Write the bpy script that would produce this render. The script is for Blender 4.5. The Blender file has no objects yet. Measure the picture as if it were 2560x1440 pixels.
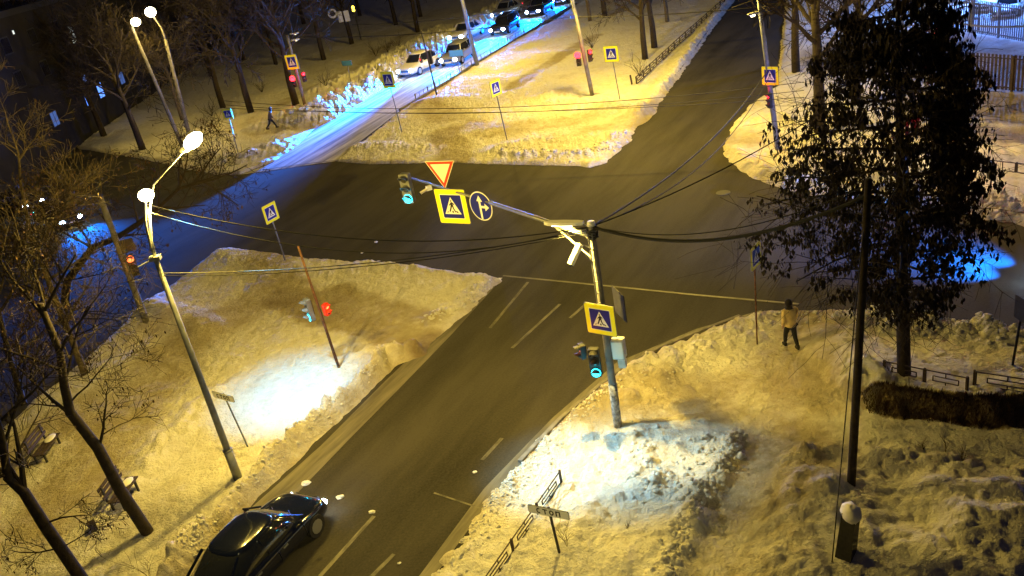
import bpy, bmesh, math, random
import numpy as np
from mathutils import Vector, Matrix
random.seed(7)
R = math.radians
scene = bpy.context.scene
COL = scene.collection

# ------------------------------------------------------------------ camera
CAMZ, FPX, PITCH, ROLL = 15.335, 2169.2, 0.43205, -0.19029
_c, _s = math.cos, math.sin
FWD = Vector((0, _c(PITCH), -_s(PITCH)))
_u = Vector((0, _s(PITCH), _c(PITCH))); _r = Vector((1, 0, 0))
RGT = _r * _c(ROLL) + _u * _s(ROLL)
UPV = -_r * _s(ROLL) + _u * _c(ROLL)
CAM = Vector((0, 0, CAMZ))
cam = bpy.data.cameras.new("camera"); camo = bpy.data.objects.new("camera", cam); COL.objects.link(camo)
cam.sensor_width = 36; cam.lens = 36 * FPX / 2560; cam.clip_start = 0.1; cam.clip_end = 6000
camo.matrix_world = Matrix(((RGT.x, UPV.x, -FWD.x, 0), (RGT.y, UPV.y, -FWD.y, 0), (RGT.z, UPV.z, -FWD.z, CAMZ), (0, 0, 0, 1)))
scene.camera = camo

# ------------------------------------------------------------------ world: winter night sky
w = bpy.data.worlds.new("World"); scene.world = w; w.use_nodes = True
nt = w.node_tree; bg = nt.nodes["Background"]
sky = nt.nodes.new("ShaderNodeTexSky"); sky.sky_type = 'NISHITA'; sky.sun_disc = False
sky.sun_elevation = R(-6); sky.sun_rotation = R(200)
mixn = nt.nodes.new("ShaderNodeMix"); mixn.data_type = 'RGBA'; mixn.blend_type = 'ADD'
mixn.inputs[0].default_value = 1.0
nt.links.new(sky.outputs[0], mixn.inputs[6]); mixn.inputs[7].default_value = (0.05, 0.048, 0.085, 1)
nt.links.new(mixn.outputs[2], bg.inputs[0]); bg.inputs[1].default_value = 0.085

# ------------------------------------------------------------------ exposure
scene.view_settings.view_transform = 'Standard'; scene.view_settings.look = 'None'
scene.view_settings.exposure = 1.22; scene.view_settings.gamma = 1
scene.render.engine = 'CYCLES'
scene.cycles.use_denoising = True
scene.cycles.max_bounces = 4
scene.cycles.sample_clamp_indirect = 4

# ------------------------------------------------------------------ photo pixel <-> place
def at(x, y, z=0.0):
    v = RGT * ((x - 1280) / FPX) + UPV * ((720 - y) / FPX) + FWD
    t = (z - CAMZ) / v.z
    p = CAM + v * t
    return Vector((p.x, p.y, z))
def atd(x, y, yy):
    """the point seen at that pixel on the plane Y = yy"""
    v = RGT * ((x - 1280) / FPX) + UPV * ((720 - y) / FPX) + FWD
    return CAM + v * (yy / v.y)
def proj(p):
    v = Vector(p) - CAM; d = v.dot(FWD)
    return (1280 + FPX * v.dot(RGT) / d, 720 - FPX * v.dot(UPV) / d)
def post_top(base, x, y):
    """top of a near-vertical post standing at base"""
    v = (RGT * ((x - 1280) / FPX) + UPV * ((720 - y) / FPX) + FWD).normalized()
    wz = Vector((0, 0, 1)); n = v.cross(wz)
    m = Matrix(((v.x, -wz.x, n.x), (v.y, -wz.y, n.y), (v.z, -wz.z, n.z)))
    s, z, k = m.inverted() @ (base - CAM)
    return CAM + v * s

# ------------------------------------------------------------------ materials
def mat(name, col, rough=0.6, metal=0.0, emit=None, estr=0.0, noise=0.0, nscale=8.0, bump=0.0, bscale=30.0, spec=0.4, coat=0.0):
    m = bpy.data.materials.new(name); m.use_nodes = True
    n = m.node_tree.nodes; l = m.node_tree.links; b = n["Principled BSDF"]
    b.inputs["Base Color"].default_value = (*col, 1); b.inputs["Roughness"].default_value = rough
    b.inputs["Metallic"].default_value = metal; b.inputs["Specular IOR Level"].default_value = spec
    b.inputs["Coat Weight"].default_value = coat
    if emit: b.inputs["Emission Color"].default_value = (*emit, 1); b.inputs["Emission Strength"].default_value = estr
    if noise or bump:
        tc = n.new("ShaderNodeTexCoord")
        if noise:
            t = n.new("ShaderNodeTexNoise"); t.inputs["Scale"].default_value = nscale; t.inputs["Detail"].default_value = 5
            l.new(tc.outputs["Object"], t.inputs["Vector"])
            r = n.new("ShaderNodeValToRGB")
            r.color_ramp.elements[0].position = 0.32; r.color_ramp.elements[1].position = 0.68
            r.color_ramp.elements[0].color = (*[max(0, c * (1 - noise)) for c in col], 1)
            r.color_ramp.elements[1].color = (*[min(1, c * (1 + noise)) for c in col], 1)
            l.new(t.outputs["Fac"], r.inputs[0]); l.new(r.outputs[0], b.inputs["Base Color"])
        if bump:
            t2 = n.new("ShaderNodeTexNoise"); t2.inputs["Scale"].default_value = bscale; t2.inputs["Detail"].default_value = 4
            l.new(tc.outputs["Object"], t2.inputs["Vector"])
            bp = n.new("ShaderNodeBump"); bp.inputs["Strength"].default_value = bump; bp.inputs["Distance"].default_value = 0.03
            l.new(t2.outputs["Fac"], bp.inputs["Height"]); l.new(bp.outputs[0], b.inputs["Normal"])
    return m
M = {}
M['concrete'] = mat('concrete', (.17, .16, .155), .85, noise=.35, nscale=3, bump=.3)
M['poster'] = mat('weathered_poster_concrete', (.26, .25, .25), .85, noise=.85, nscale=7, bump=.3)
M['steel'] = mat('galvanised_steel', (.17, .18, .20), .5, .4, noise=.2, nscale=5)
M['dark'] = mat('dark_metal', (.03, .03, .033), .55, noise=.3)
M['black'] = mat('black_plastic', (.018, .018, .02), .5)
M['rust'] = mat('rusty_steel', (.10, .045, .03), .8, noise=.5)
M['rail'] = mat('painted_railing', (.045, .03, .03), .6, noise=.3)
M['white'] = mat('white_sheet', (.82, .83, .82), .45)
M['grey_sheet'] = mat('grey_sheet', (.55, .57, .58), .5, noise=.12)
M['yellow'] = mat('fluorescent_yellow_sheet', (.92, .90, .02), .4)
M['blue'] = mat('sign_blue', (.01, .015, .30), .4)
M['cyan_sheet'] = mat('pale_blue_sheet', (.12, .42, .55), .5)
M['red'] = mat('sign_red', (.62, .04, .015), .4)
M['cream'] = mat('cream_sheet', (.80, .76, .62), .5)
M['signblack'] = mat('sign_black', (.01, .01, .012), .5)
M['bark'] = mat('bark', (.028, .020, .015), .9, noise=.4, nscale=6, bump=.6, bscale=14)
M['bark_pale'] = mat('pale_bark', (.11, .085, .05), .9, noise=.45, nscale=5, bump=.5)
M['leaf_dark'] = mat('dry_dark_leaf', (.016, .011, .008), .9, noise=.4, nscale=3)
M['leaf_brown'] = mat('dry_brown_leaf', (.06, .034, .018), .9, noise=.5, nscale=3)
M['wood'] = mat('weathered_wood', (.05, .035, .03), .8, noise=.4, nscale=9, bump=.4)
M['rubber'] = mat('rubber', (.015, .015, .016), .8)
M['rim'] = mat('alloy', (.5, .52, .55), .3, .8)
M['glass'] = mat('car_glass', (.012, .014, .02), .08, spec=.8)
M['snowcap'] = mat('clean_snow', (.78, .78, .79), .7, bump=.3, bscale=12)
M['cable'] = mat('cable', (.012, .012, .013), .7)
M['lens_off'] = mat('unlit_lens', (.03, .03, .03), .2)
WARM = (1.0, .68, .105); COOL = (.0, .175, 1.0)
def glow(name, col, s): return mat(name, tuple(c * .5 for c in col), .4, emit=col, estr=s)
M['lamp'] = glow('lamp_glow', (1, .84, .5), 12)
M['lampdim'] = glow('lamp_glow_side', (1, .86, .45), 1.0)
M['green'] = glow('green_signal_light', (.02, .75, .85), 4)
M['redl'] = glow('red_signal_light', (1, .012, .02), 7)
M['orange'] = glow('orange_signal_light', (1, .16, .04), 2.2)
M['yell'] = glow('amber_signal_light', (1, .6, .05), 3)
M['head'] = glow('headlight_glow', (.55, .78, 1), 30)
M['tail'] = glow('tail_light_glow', (1, .02, .03), 1.5)
M['winblue'] = glow('lit_window', (.10, .25, .9), .9)
M['winwhite'] = glow('lit_window_white', (.5, .55, .5), .8)

# ------------------------------------------------------------------ mesh builder and tagging
class MB:
    def __init__(s): s.v = []; s.f = []
    def add(s, vs, fs):
        o = len(s.v); s.v += [tuple(v) for v in vs]; s.f += [tuple(i + o for i in f) for f in fs]; return s
    def box(s, c, size, rz=0.0, m=None):
        hx, hy, hz = (q / 2 for q in size); c = Vector(c); rot = Matrix.Rotation(rz, 3, 'Z')
        vs = [c + rot @ Vector((a * hx, b * hy, d * hz)) for d in (-1, 1) for a, b in ((-1, -1), (1, -1), (1, 1), (-1, 1))]
        if m: vs = [m @ v for v in vs]
        return s.add(vs, [(3, 2, 1, 0), (4, 5, 6, 7), (0, 1, 5, 4), (1, 2, 6, 5), (2, 3, 7, 6), (3, 0, 4, 7)])
    def tube(s, pts, rad, n=8, cap=True):
        pts = [Vector(p) for p in pts]
        if not hasattr(rad, '__len__'): rad = [rad] * len(pts)
        vs = []; fs = []; pr = None
        for i, p in enumerate(pts):
            t = (pts[min(i + 1, len(pts) - 1)] - pts[max(i - 1, 0)])
            t = t.normalized() if t.length > 1e-9 else Vector((0, 0, 1))
            if pr is None: a = Vector((1, 0, 0)) if abs(t.x) < .9 else Vector((0, 1, 0))
            else: a = pr
            a = (a - t * a.dot(t)); a = a.normalized() if a.length > 1e-6 else t.orthogonal().normalized()
            pr = a; b = t.cross(a)
            for k in range(n):
                q = 2 * math.pi * k / n; vs.append(p + (a * math.cos(q) + b * math.sin(q)) * rad[i])
        for i in range(len(pts) - 1):
            for k in range(n):
                k2 = (k + 1) % n; fs.append((i * n + k, i * n + k2, (i + 1) * n + k2, (i + 1) * n + k))
        if cap: fs.append(tuple(range(n - 1, -1, -1))); fs.append(tuple((len(pts) - 1) * n + k for k in range(n)))
        return s.add(vs, fs)
    def prism(s, poly, y0, y1):
        """polygon in x,z extruded along y"""
        n = len(poly); vs = [(x, y0, z) for x, z in poly] + [(x, y1, z) for x, z in poly]
        fs = [tuple(range(n)), tuple(range(2 * n - 1, n - 1, -1))]
        fs += [(i, i + n, (i + 1) % n + n, (i + 1) % n) for i in range(n)]
        return s.add(vs, fs)
    def ball(s, c, r, nu=10, nv=7, lump=0, seed=0):
        rnd = random.Random(seed); c = Vector(c); vs = []; fs = []
        if not hasattr(r, '__len__'): r = (r, r, r)
        for j in range(nv + 1):
            th = math.pi * j / nv
            for i in range(nu):
                ph = 2 * math.pi * i / nu; k = 1 + rnd.uniform(-lump, lump)
                vs.append(c + Vector((math.sin(th) * math.cos(ph) * r[0] * k, math.sin(th) * math.sin(ph) * r[1] * k, math.cos(th) * r[2] * k)))
        for j in range(nv):
            for i in range(nu):
                i2 = (i + 1) % nu; fs.append((j * nu + i, (j + 1) * nu + i, (j + 1) * nu + i2, j * nu + i2))
        return s.add(vs, fs)
    def build(s, name, m, parent=None, smooth=False, world=False):
        me = bpy.data.meshes.new(name)
        vs = s.v
        if parent is not None and world:
            inv = root_matrix(parent).inverted(); vs = [tuple(inv @ Vector(v)) for v in vs]
        me.from_pydata(vs, [], s.f); me.validate(); me.update()
        if smooth: me.shade_smooth()
        if m is not None: me.materials.append(M[m] if isinstance(m, str) else m)
        o = bpy.data.objects.new(name, me); COL.objects.link(o)
        if parent is not None: o.parent = parent
        return o
def root_matrix(o):
    m = Matrix.Translation(o.location) @ o.rotation_euler.to_matrix().to_4x4() @ Matrix.Diagonal((*o.scale, 1))
    return root_matrix(o.parent) @ m if o.parent else m
def tag(o, label=None, cat=None, group=None, kind=None):
    if label: o['label'] = label
    if cat: o['category'] = cat
    if group: o['group'] = group
    if kind: o['kind'] = kind
    return o
def thing(name, label, cat, loc=(0, 0, 0), rz=0.0, group=None):
    o = bpy.data.objects.new(name, None); o.empty_display_size = .2; COL.objects.link(o)
    o.location = loc; o.rotation_euler = (0, 0, rz)
    return tag(o, label, cat, group)
def copy_tree(o, parent=None):
    c = o.copy(); COL.objects.link(c); c.parent = parent
    for ch in list(o.children): copy_tree(ch, c)
    return c
def light(kind, name, loc, power, col, parent=None, target=None, size=.15, angle=None, blend=.5):
    l = bpy.data.lights.new(name, kind); l.energy = power; l.color = col
    l.shadow_soft_size = size
    if kind == 'SPOT': l.spot_size = R(angle); l.spot_blend = blend
    o = bpy.data.objects.new(name, l); COL.objects.link(o)
    d = (Vector(target) - Vector(loc)) if target is not None else Vector((0, 0, -1))
    mw = Matrix.Translation(Vector(loc)) @ d.to_track_quat('-Z', 'Y').to_matrix().to_4x4()
    if parent is not None:
        o.parent = parent; mw = root_matrix(parent).inverted() @ mw
    o.location = mw.translation; o.rotation_euler = mw.to_euler()
    return o

# ------------------------------------------------------------------ terrain
def hash2(ix, iy, seed):
    h = (ix.astype(np.int64) * 374761393 + iy.astype(np.int64) * 668265263 + seed * 1442695041) & 0xffffffff
    h = ((h ^ (h >> 13)) * 1274126177) & 0xffffffff
    return ((h ^ (h >> 16)) & 0xffff) / 65535.0
def vn(x, y, seed=0):
    ix = np.floor(x); iy = np.floor(y); fx = x - ix; fy = y - iy
    fx = fx * fx * (3 - 2 * fx); fy = fy * fy * (3 - 2 * fy)
    a = hash2(ix, iy, seed); b = hash2(ix + 1, iy, seed); c = hash2(ix, iy + 1, seed); d = hash2(ix + 1, iy + 1, seed)
    return (a + (b - a) * fx) + ((c + (d - c) * fx) - (a + (b - a) * fx)) * fy
def fbm(x, y, sc, oct=4, seed=0, gain=.5):
    r = 0; a = 1; t = 0
    for i in range(oct):
        r = r + a * vn(x * sc + 17.3 * i, y * sc - 9.1 * i, seed + i); t += a; a *= gain; sc *= 2.07
    return r / t
def billow(x, y, sc, oct=4, seed=0):
    r = 0; a = 1; t = 0
    for i in range(oct):
        r = r + a * np.abs(2 * vn(x * sc + 5.7 * i, y * sc + 3.1 * i, seed + i) - 1); t += a; a *= .55; sc *= 2.1
    return r / t
def W(pts): return [tuple(at(x, y, .08)[:2]) for x, y in pts]
def sdist(poly, x, y):
    """signed distance, positive inside"""
    d = np.full(x.shape, 1e9); ins = np.zeros(x.shape, bool); n = len(poly)
    for i in range(n):
        ax, ay = poly[i]; bx, by = poly[(i + 1) % n]
        ex, ey = bx - ax, by - ay; px, py = x - ax, y - ay
        t = np.clip((px * ex + py * ey) / (ex * ex + ey * ey + 1e-9), 0, 1)
        d = np.minimum(d, (px - ex * t) ** 2 + (py - ey * t) ** 2)
        if ay != by:
            c = ((ay > y) != (by > y)) & (x < (bx - ax) * (y - ay) / (by - ay) + ax); ins ^= c
    return np.where(ins, 1, -1) * np.sqrt(d)
def ldist(line, x, y):
    d = np.full(x.shape, 1e9)
    for i in range(len(line) - 1):
        ax, ay = line[i]; bx, by = line[i + 1]; ex, ey = bx - ax, by - ay; px, py = x - ax, y - ay
        t = np.clip((px * ex + py * ey) / (ex * ex + ey * ey + 1e-9), 0, 1)
        d = np.minimum(d, (px - ex * t) ** 2 + (py - ey * t) ** 2)
    return np.sqrt(d)
ISL = [
    W([(1257, 690), (1150, 800), (1055, 885), (985, 915), (855, 1045), (705, 1182), (565, 1322), (450, 1445), (400, 1500)]) + [(-14, 10), (-40, 10), (-60, 30)]
    + W([(0, 1065), (100, 980), (210, 885), (300, 810), (370, 750), (420, 710), (490, 662), (540, 632), (580, 619), (640, 626), (780, 641), (935, 649), (1080, 665), (1180, 679)]),
    W([(1060, 1480), (1090, 1440), (1180, 1310), (1240, 1225), (1310, 1140), (1400, 1050), (1500, 965), (1560, 917), (1650, 870), (1750, 830), (1850, 792), (1930, 774), (2000, 766), (2080, 769), (2200, 781), (2350, 802), (2560, 840)]) + [(60, 0), (60, -5), (-6, -5)],
    W([(830, 402), (900, 409), (1100, 406), (1250, 409), (1400, 413), (1475, 416), (1520, 404), (1560, 368), (1610, 300), (1700, 185), (1765, 90), (1840, -5)]) + [(60, 160), (80, 260), (60, 260)]
    + W([(1500, -20), (1440, 8), (1390, 45), (1300, 92), (1200, 152), (1100, 215), (1000, 275), (880, 368)]),
    W([(1935, 215), (1870, 260), (1825, 315), (1800, 365), (1825, 402), (1870, 432), (1950, 468), (2060, 495), (2380, 520), (2470, 540), (2560, 558)]) + [(80, 10), (140, 60), (140, 260), (90, 260)]
    + W([(1960, 0)]),
    W([(600, 434), (680, 405), (720, 380), (790, 320), (870, 268), (960, 212), (1100, 128), (1180, 88), (1250, 40), (1300, 15)]) + [(12, 160), (-5, 260), (-120, 260), (-160, 90)]
    + W([(0, 340), (200, 372), (300, 388), (380, 402), (470, 424), (550, 438)]),
]
# (line in photo pixels, half width m, height m, roughness 0..1)
RIDGE = [
    ([(385, 1480), (540, 1315), (685, 1168), (840, 1025), (970, 898), (1040, 880)], .30, .62, .75),
    ([(1180, 690), (1235, 702), (1150, 770), (1085, 800)], .5, .22, 1),
    ([(1085, 665), (940, 655)], .5, .12, .8), ([(640, 720), (760, 690), (900, 665)], .5, .14, .8),
    ([(540, 985), (470, 1060), (400, 1120), (330, 1220)], .45, .24, 1), ([(290, 1240), (230, 1310)], .5, .2, 1),
    ([(370, 770), (440, 790), (520, 830)], .9, .38, .15), ([(540, 640), (640, 660), (700, 680)], 1.0, .22, .3),
    ([(1060, 1470), (1230, 1240), (1330, 1120), (1450, 1020), (1520, 985)], .45, .16, 1),
    ([(1595, 1095), (1620, 1180), (1660, 1230)], .45, .15, 1), ([(1660, 1100), (1760, 1120), (1800, 1150)], .6, .12, 1),
    ([(1845, 1105), (1800, 1190), (1750, 1260), (1700, 1350), (1660, 1450)], .32, .26, .9),
    ([(1560, 990), (1680, 900), (1800, 850), (1900, 810)], 1.0, .22, 1),
    ([(1600, 975), (1700, 960)], .9, .1, 1),
    ([(2090, 800), (2105, 880), (2120, 970), (2160, 1000)], .8, .26, .8),
    ([(2200, 810), (2340, 828), (2560, 862)], .7, .42, 1),
    ([(2100, 975), (2150, 960)], .5, .2, .9),
    ([(2010, 1150), (1960, 1230), (1930, 1320), (1900, 1450)], .45, .22, 1), ([(2010, 1150), (2080, 1140)], .5, .2, 1),
    ([(2200, 1150), (2350, 1165), (2600, 1180)], .4, .22, 1),
    ([(2370, 1240), (2520, 1250)], .7, .5, .15), ([(2420, 1330), (2560, 1340)], .7, .55, .15), ([(2330, 1400), (2500, 1440)], .8, .35, .3),
    ([(2100, 1250), (2150, 1350)], .8, .3, .3), ([(2050, 1210), (2010, 1300), (2000, 1420)], .6, .35, .3),
    ([(1600, 1250), (1500, 1290), (1420, 1340)], .8, .3, .2), ([(1560, 1400), (1680, 1300), (1740, 1240)], .5, .2, .4),
    ([(1250, 375), (1390, 350), (1530, 345)], .9, .3, .7), ([(1260, 392), (1490, 388), (1550, 350)], .5, .28, 1),
    ([(880, 368), (1090, 372)], .8, .24, .8), ([(1390, 262), (1500, 270), (1600, 288)], 1.0, .5, .5), ([(1380, 240), (1440, 225)], 1, .4, .5),
    ([(1080, 255), (1160, 250)], 1.2, .35, .2),
    ([(1600, 300), (1680, 195), (1760, 80), (1830, -10)], .6, .3, .9),
    ([(740, 305), (800, 290), (900, 232), (960, 195), (1100, 110), (1180, 70), (1240, 30), (1290, 5)], 2.2, 1.0, 1),
    ([(640, 325), (740, 280)], 1.0, .5, .8), ([(700, 345), (780, 305)], .8, .25, .6),
    ([(480, 385), (600, 400), (680, 370)], 1.2, .4, 1), ([(800, 230), (960, 165), (1100, 75)], 1.6, .7, .5), ([(450, 330), (560, 350)], 1.0, .4, .7),
    ([(1880, 310), (1960, 300)], .9, .35, .8), ([(1840, 380), (1900, 430), (1960, 450)], .7, .25, .8),
    ([(2240, 470), (2400, 500), (2470, 515), (2600, 540)], .8, .5, 1), ([(2380, 340), (2560, 375)], .9, .15, .9), ([(2380, 290), (2560, 320)], .7, .15, .7),
]
# trampled paths, a darker strip and a slope painted dark as shade: (line, half width m, strength)
LEDGE = [(2095, 1005), (2165, 1040), (2300, 1048), (2430, 1066), (2620, 1066)]
PATH_SHADE = [
    ([(1500, 1010), (1700, 985), (1900, 1000), (2010, 870), (2010, 780)], 1.3, .45), ([(2010, 900), (1960, 1120), (1900, 1300), (1840, 1460)], 1.35, .5),
    ([(650, 645), (700, 720), (560, 800), (350, 930), (150, 1060), (0, 1180)], 1.3, .4), ([(700, 740), (850, 790), (1080, 870)], 1.0, .85), ([(400, 930), (250, 1130), (130, 1290)], 1.6, .45),
    ([(830, 735), (1060, 800)], .9, .7),
    ([(1050, 250), (1150, 310), (1240, 330), (1620, 270)], 1.4, .35), ([(1110, 330), (1140, 395)], 1.2, .5), ([(1490, 88), (1330, 185), (1280, 220)], .8, .6),  # the last one is only a lower, darker strip
    ([(640, 330), (760, 320)], 1.2, .4), ([(700, 260), (860, 190), (1010, 90)], 1.2, .35), ([(1480, 330), (1600, 300)], 1.3, .35),
    ([(1860, 340), (1960, 350)], 1.2, .4), ([(2330, 330), (2600, 345)], 1.4, .7), ([(2330, 250), (2600, 280)], 2.6, .9), ([(2180, 130), (2640, 175)], 4.5, 1.3),  # last one paints the slope under the yard dark for its shade
]
RIDGEW = [(W(l), a, b, c) for l, a, b, c in RIDGE]; PATH_SHADEW = [(W(l), a, b) for l, a, b in PATH_SHADE]
LEDGEW = sorted(W(LEDGE))
def terrain(x, y):
    """height and dirt of the snow cover, shaded slopes painted in"""
    wx = x + (fbm(x, y, .9, 3, 11) - .5) * .5; wy = y + (fbm(x, y, .9, 3, 23) - .5) * .5
    d = np.full(x.shape, -1e9)
    for p in ISL: d = np.maximum(d, sdist(p, x, y))
    d = d + (fbm(x, y, 1.6, 4, 3) - .5) * .35
    e = np.clip((d + .12) / .55, 0, 1); e = e * e * (3 - 2 * e)
    h = -.12 + e * .26
    inside = np.clip(d / .5, 0, 1)
    h = h + inside * ((fbm(x, y, .35, 3, 31) - .5) * .22 + (fbm(x, y, 2.2, 4, 37) - .5) * .07)
    dirt_shade = np.clip(1 - d / .9, 0, 1) * .22 * (d > -1)
    rough = fbm(x, y, .28, 3, 71)                       # patches of rough crusted snow
    rough = np.clip((rough - .5) * 5, 0, 1)
    lump = billow(x, y, 1.7, 4, 41)
    for l, hw, hh, ro in RIDGEW:
        q = ldist(l, wx, wy) / hw; m = q < 3
        g = np.where(m, np.exp(-np.minimum(q, 3) ** 2 * .9), 0)
        h = h + g * hh * ((1 - ro * .75) + ro * .75 * lump * 2.0) * np.clip((d + .6) / .5, 0, 1)
        rough = np.maximum(rough, g * ro * 1.2)
    pm = np.zeros(x.shape); pf = np.zeros(x.shape)
    for l, hw, st in PATH_SHADEW:
        q = ldist(l, wx, wy) / hw; g = np.where(q < 2.2, 1 / (1 + np.exp((q - 1) * 7)), 0)
        pm = np.maximum(pm, g * st); pf = np.maximum(pf, g)
    fp = fbm(x, y, 4.2, 2, 91); fp = np.clip((fp - .56) * 6, 0, 1)      # footprints
    fp2 = np.clip((fbm(x * 1.6 + y * .4, y - x * .5, 3.1, 2, 191) - .55) * 7, 0, 1)
    md_ = np.clip((fbm(x, y, .22, 2, 301) - .38) * 3.5, .12, 1) * (1 - .6 * pf)
    fp2 = fp2 * md_
    h = h + inside * (-.07 * pm - fp * .045 * (1 - .45 * pf) - fp2 * .045) + inside * np.clip(rough, 0, 1.2) * (lump - .35) * .10 * (1 - .85 * pf)
    h = h + inside * ((fbm(x, y, 5, 3, 57, .6) - .5) * (.02 + .05 * md_) + (billow(x, y, 3.3, 2, 157) - .4) * .045 * md_)
    # ledge: flat snow above, a steep earthy face, painted darker for its shade too, on the near side
    L_ = LEDGEW; s = np.interp(wx, [p[0] for p in L_], [p[1] for p in L_]); s = (wy - s) * .9
    ex = np.clip((wx - L_[0][0]) / 1.2, 0, 1)
    face = np.clip(s / .55, 0, 1); face = face * face * (3 - 2 * face); bk = np.clip(1 - (s - 1.2) / 4, 0, 1)
    h = h + .62 * face * bk * ex * inside
    fm = np.where((s > -.1) & (s < .62), 1.0, 0.0) * ex
    h = np.where(d > .25, np.maximum(h, .02), h)
    h = h + fm * ((billow(x, y, 2.6, 3, 401) - .4) * .30); dirt_shade = dirt_shade + fm * (.45 + .7 * fbm(x, y, 2.5, 3, 411))
    dirt_shade = np.clip(dirt_shade + pm * (.55 + .5 * (fbm(x, y, 1.1, 4, 63) - .5)) + fp * .12 * pm + (fbm(x, y, .5, 4, 77) - .55) * .35, 0, 1)
    return h, dirt_shade, d
def hz(x, y):
    return float(terrain(np.array([x]), np.array([y]))[0][0])
def ground_at(px, py):
    p = at(px, py, .12)
    for _ in range(3): p = at(px, py, max(0.0, hz(p.x, p.y)))
    return p

def snow_material():
    m = bpy.data.materials.new('trodden_snow'); m.use_nodes = True
    n = m.node_tree.nodes; l = m.node_tree.links; b = n["Principled BSDF"]
    b.inputs["Roughness"].default_value = .75; b.inputs["Specular IOR Level"].default_value = .25
    a = n.new("ShaderNodeAttribute"); a.attribute_name = 'dirt_shade'
    tc = n.new("ShaderNodeTexCoord")
    t = n.new("ShaderNodeTexNoise"); t.inputs["Scale"].default_value = 3.0; t.inputs["Detail"].default_value = 8; t.inputs["Roughness"].default_value = .7
    l.new(tc.outputs["Object"], t.inputs["Vector"])
    ad = n.new("ShaderNodeMath"); ad.operation = 'MULTIPLY_ADD'; ad.inputs[1].default_value = .5; l.new(t.outputs["Fac"], ad.inputs[0]); l.new(a.outputs["Fac"], ad.inputs[2])
    r = n.new("ShaderNodeValToRGB"); e = r.color_ramp.elements
    e[0].position = .22; e[0].color = (.76, .75, .74, 1); e[1].position = 1.2 - .2; e[1].color = (.22, .17, .11, 1)
    k = e.new(.52); k.color = (.44, .39, .30, 1)
    l.new(ad.outputs[0], r.inputs[0]); l.new(r.outputs[0], b.inputs["Base Color"])
    t2 = n.new("ShaderNodeTexNoise"); t2.inputs["Scale"].default_value = 9; t2.inputs["Detail"].default_value = 6; t2.inputs["Roughness"].default_value = .65
    l.new(tc.outputs["Object"], t2.inputs["Vector"])
    bp = n.new("ShaderNodeBump"); bp.inputs["Strength"].default_value = 1.0; bp.inputs["Distance"].default_value = .16
    l.new(t2.outputs["Fac"], bp.inputs["Height"]); l.new(bp.outputs[0], b.inputs["Normal"])
    return m
M['snow'] = snow_material()
def axis(a, b, base, k, c=0):
    r = [a]
    while r[-1] < b: r.append(r[-1] + max(base, abs(r[-1] - c) * k))
    return np.array(r)
def build_snow():
    ys = axis(9.0, 245, .055, .0027)
    xr = axis(0, 120, .06, .0045); xs = np.concatenate([-xr[:0:-1], xr])
    X, Y = np.meshgrid(xs, ys)
    H = np.full(X.shape, -1.0); D = np.zeros(X.shape)
    msk = (np.abs(X) < Y * .72 + 3.5)
    h, dirt_shade, d = terrain(X[msk], Y[msk]); H[msk] = h; D[msk] = dirt_shade
    ny, nx = X.shape
    q = np.minimum.reduce([msk[:-1, :-1], msk[1:, :-1], msk[:-1, 1:], msk[1:, 1:]])
    hm = np.maximum.reduce([H[:-1, :-1], H[1:, :-1], H[:-1, 1:], H[1:, 1:]]) > -.03
    jj, ii = np.nonzero(q & hm)
    base = jj * nx + ii
    F = np.stack([base, base + 1, base + nx + 1, base + nx], 1)
    used, inv = np.unique(F, return_inverse=True); F = inv.reshape(F.shape)
    V = np.stack([X.ravel()[used], Y.ravel()[used], H.ravel()[used]], 1).astype(np.float32)
    me = bpy.data.meshes.new('snow_ground')
    me.vertices.add(len(V)); me.vertices.foreach_set('co', V.ravel())
    me.loops.add(F.size); me.loops.foreach_set('vertex_index', F.ravel().astype(np.int32))
    me.polygons.add(len(F)); me.polygons.foreach_set('loop_start', np.arange(0, F.size, 4, dtype=np.int32))
    me.polygons.foreach_set('loop_total', np.full(len(F), 4, dtype=np.int32))
    me.polygons.foreach_set('use_smooth', np.ones(len(F), bool))
    me.update()
    at_ = me.attributes.new('dirt_shade', 'FLOAT', 'POINT'); at_.data.foreach_set('value', D.ravel()[used].astype(np.float32))
    me.materials.append(M['snow'])
    o = bpy.data.objects.new('snow_ground', me); COL.objects.link(o); o['kind'] = 'structure'
    print('snow faces', len(F))
build_snow()

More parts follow.
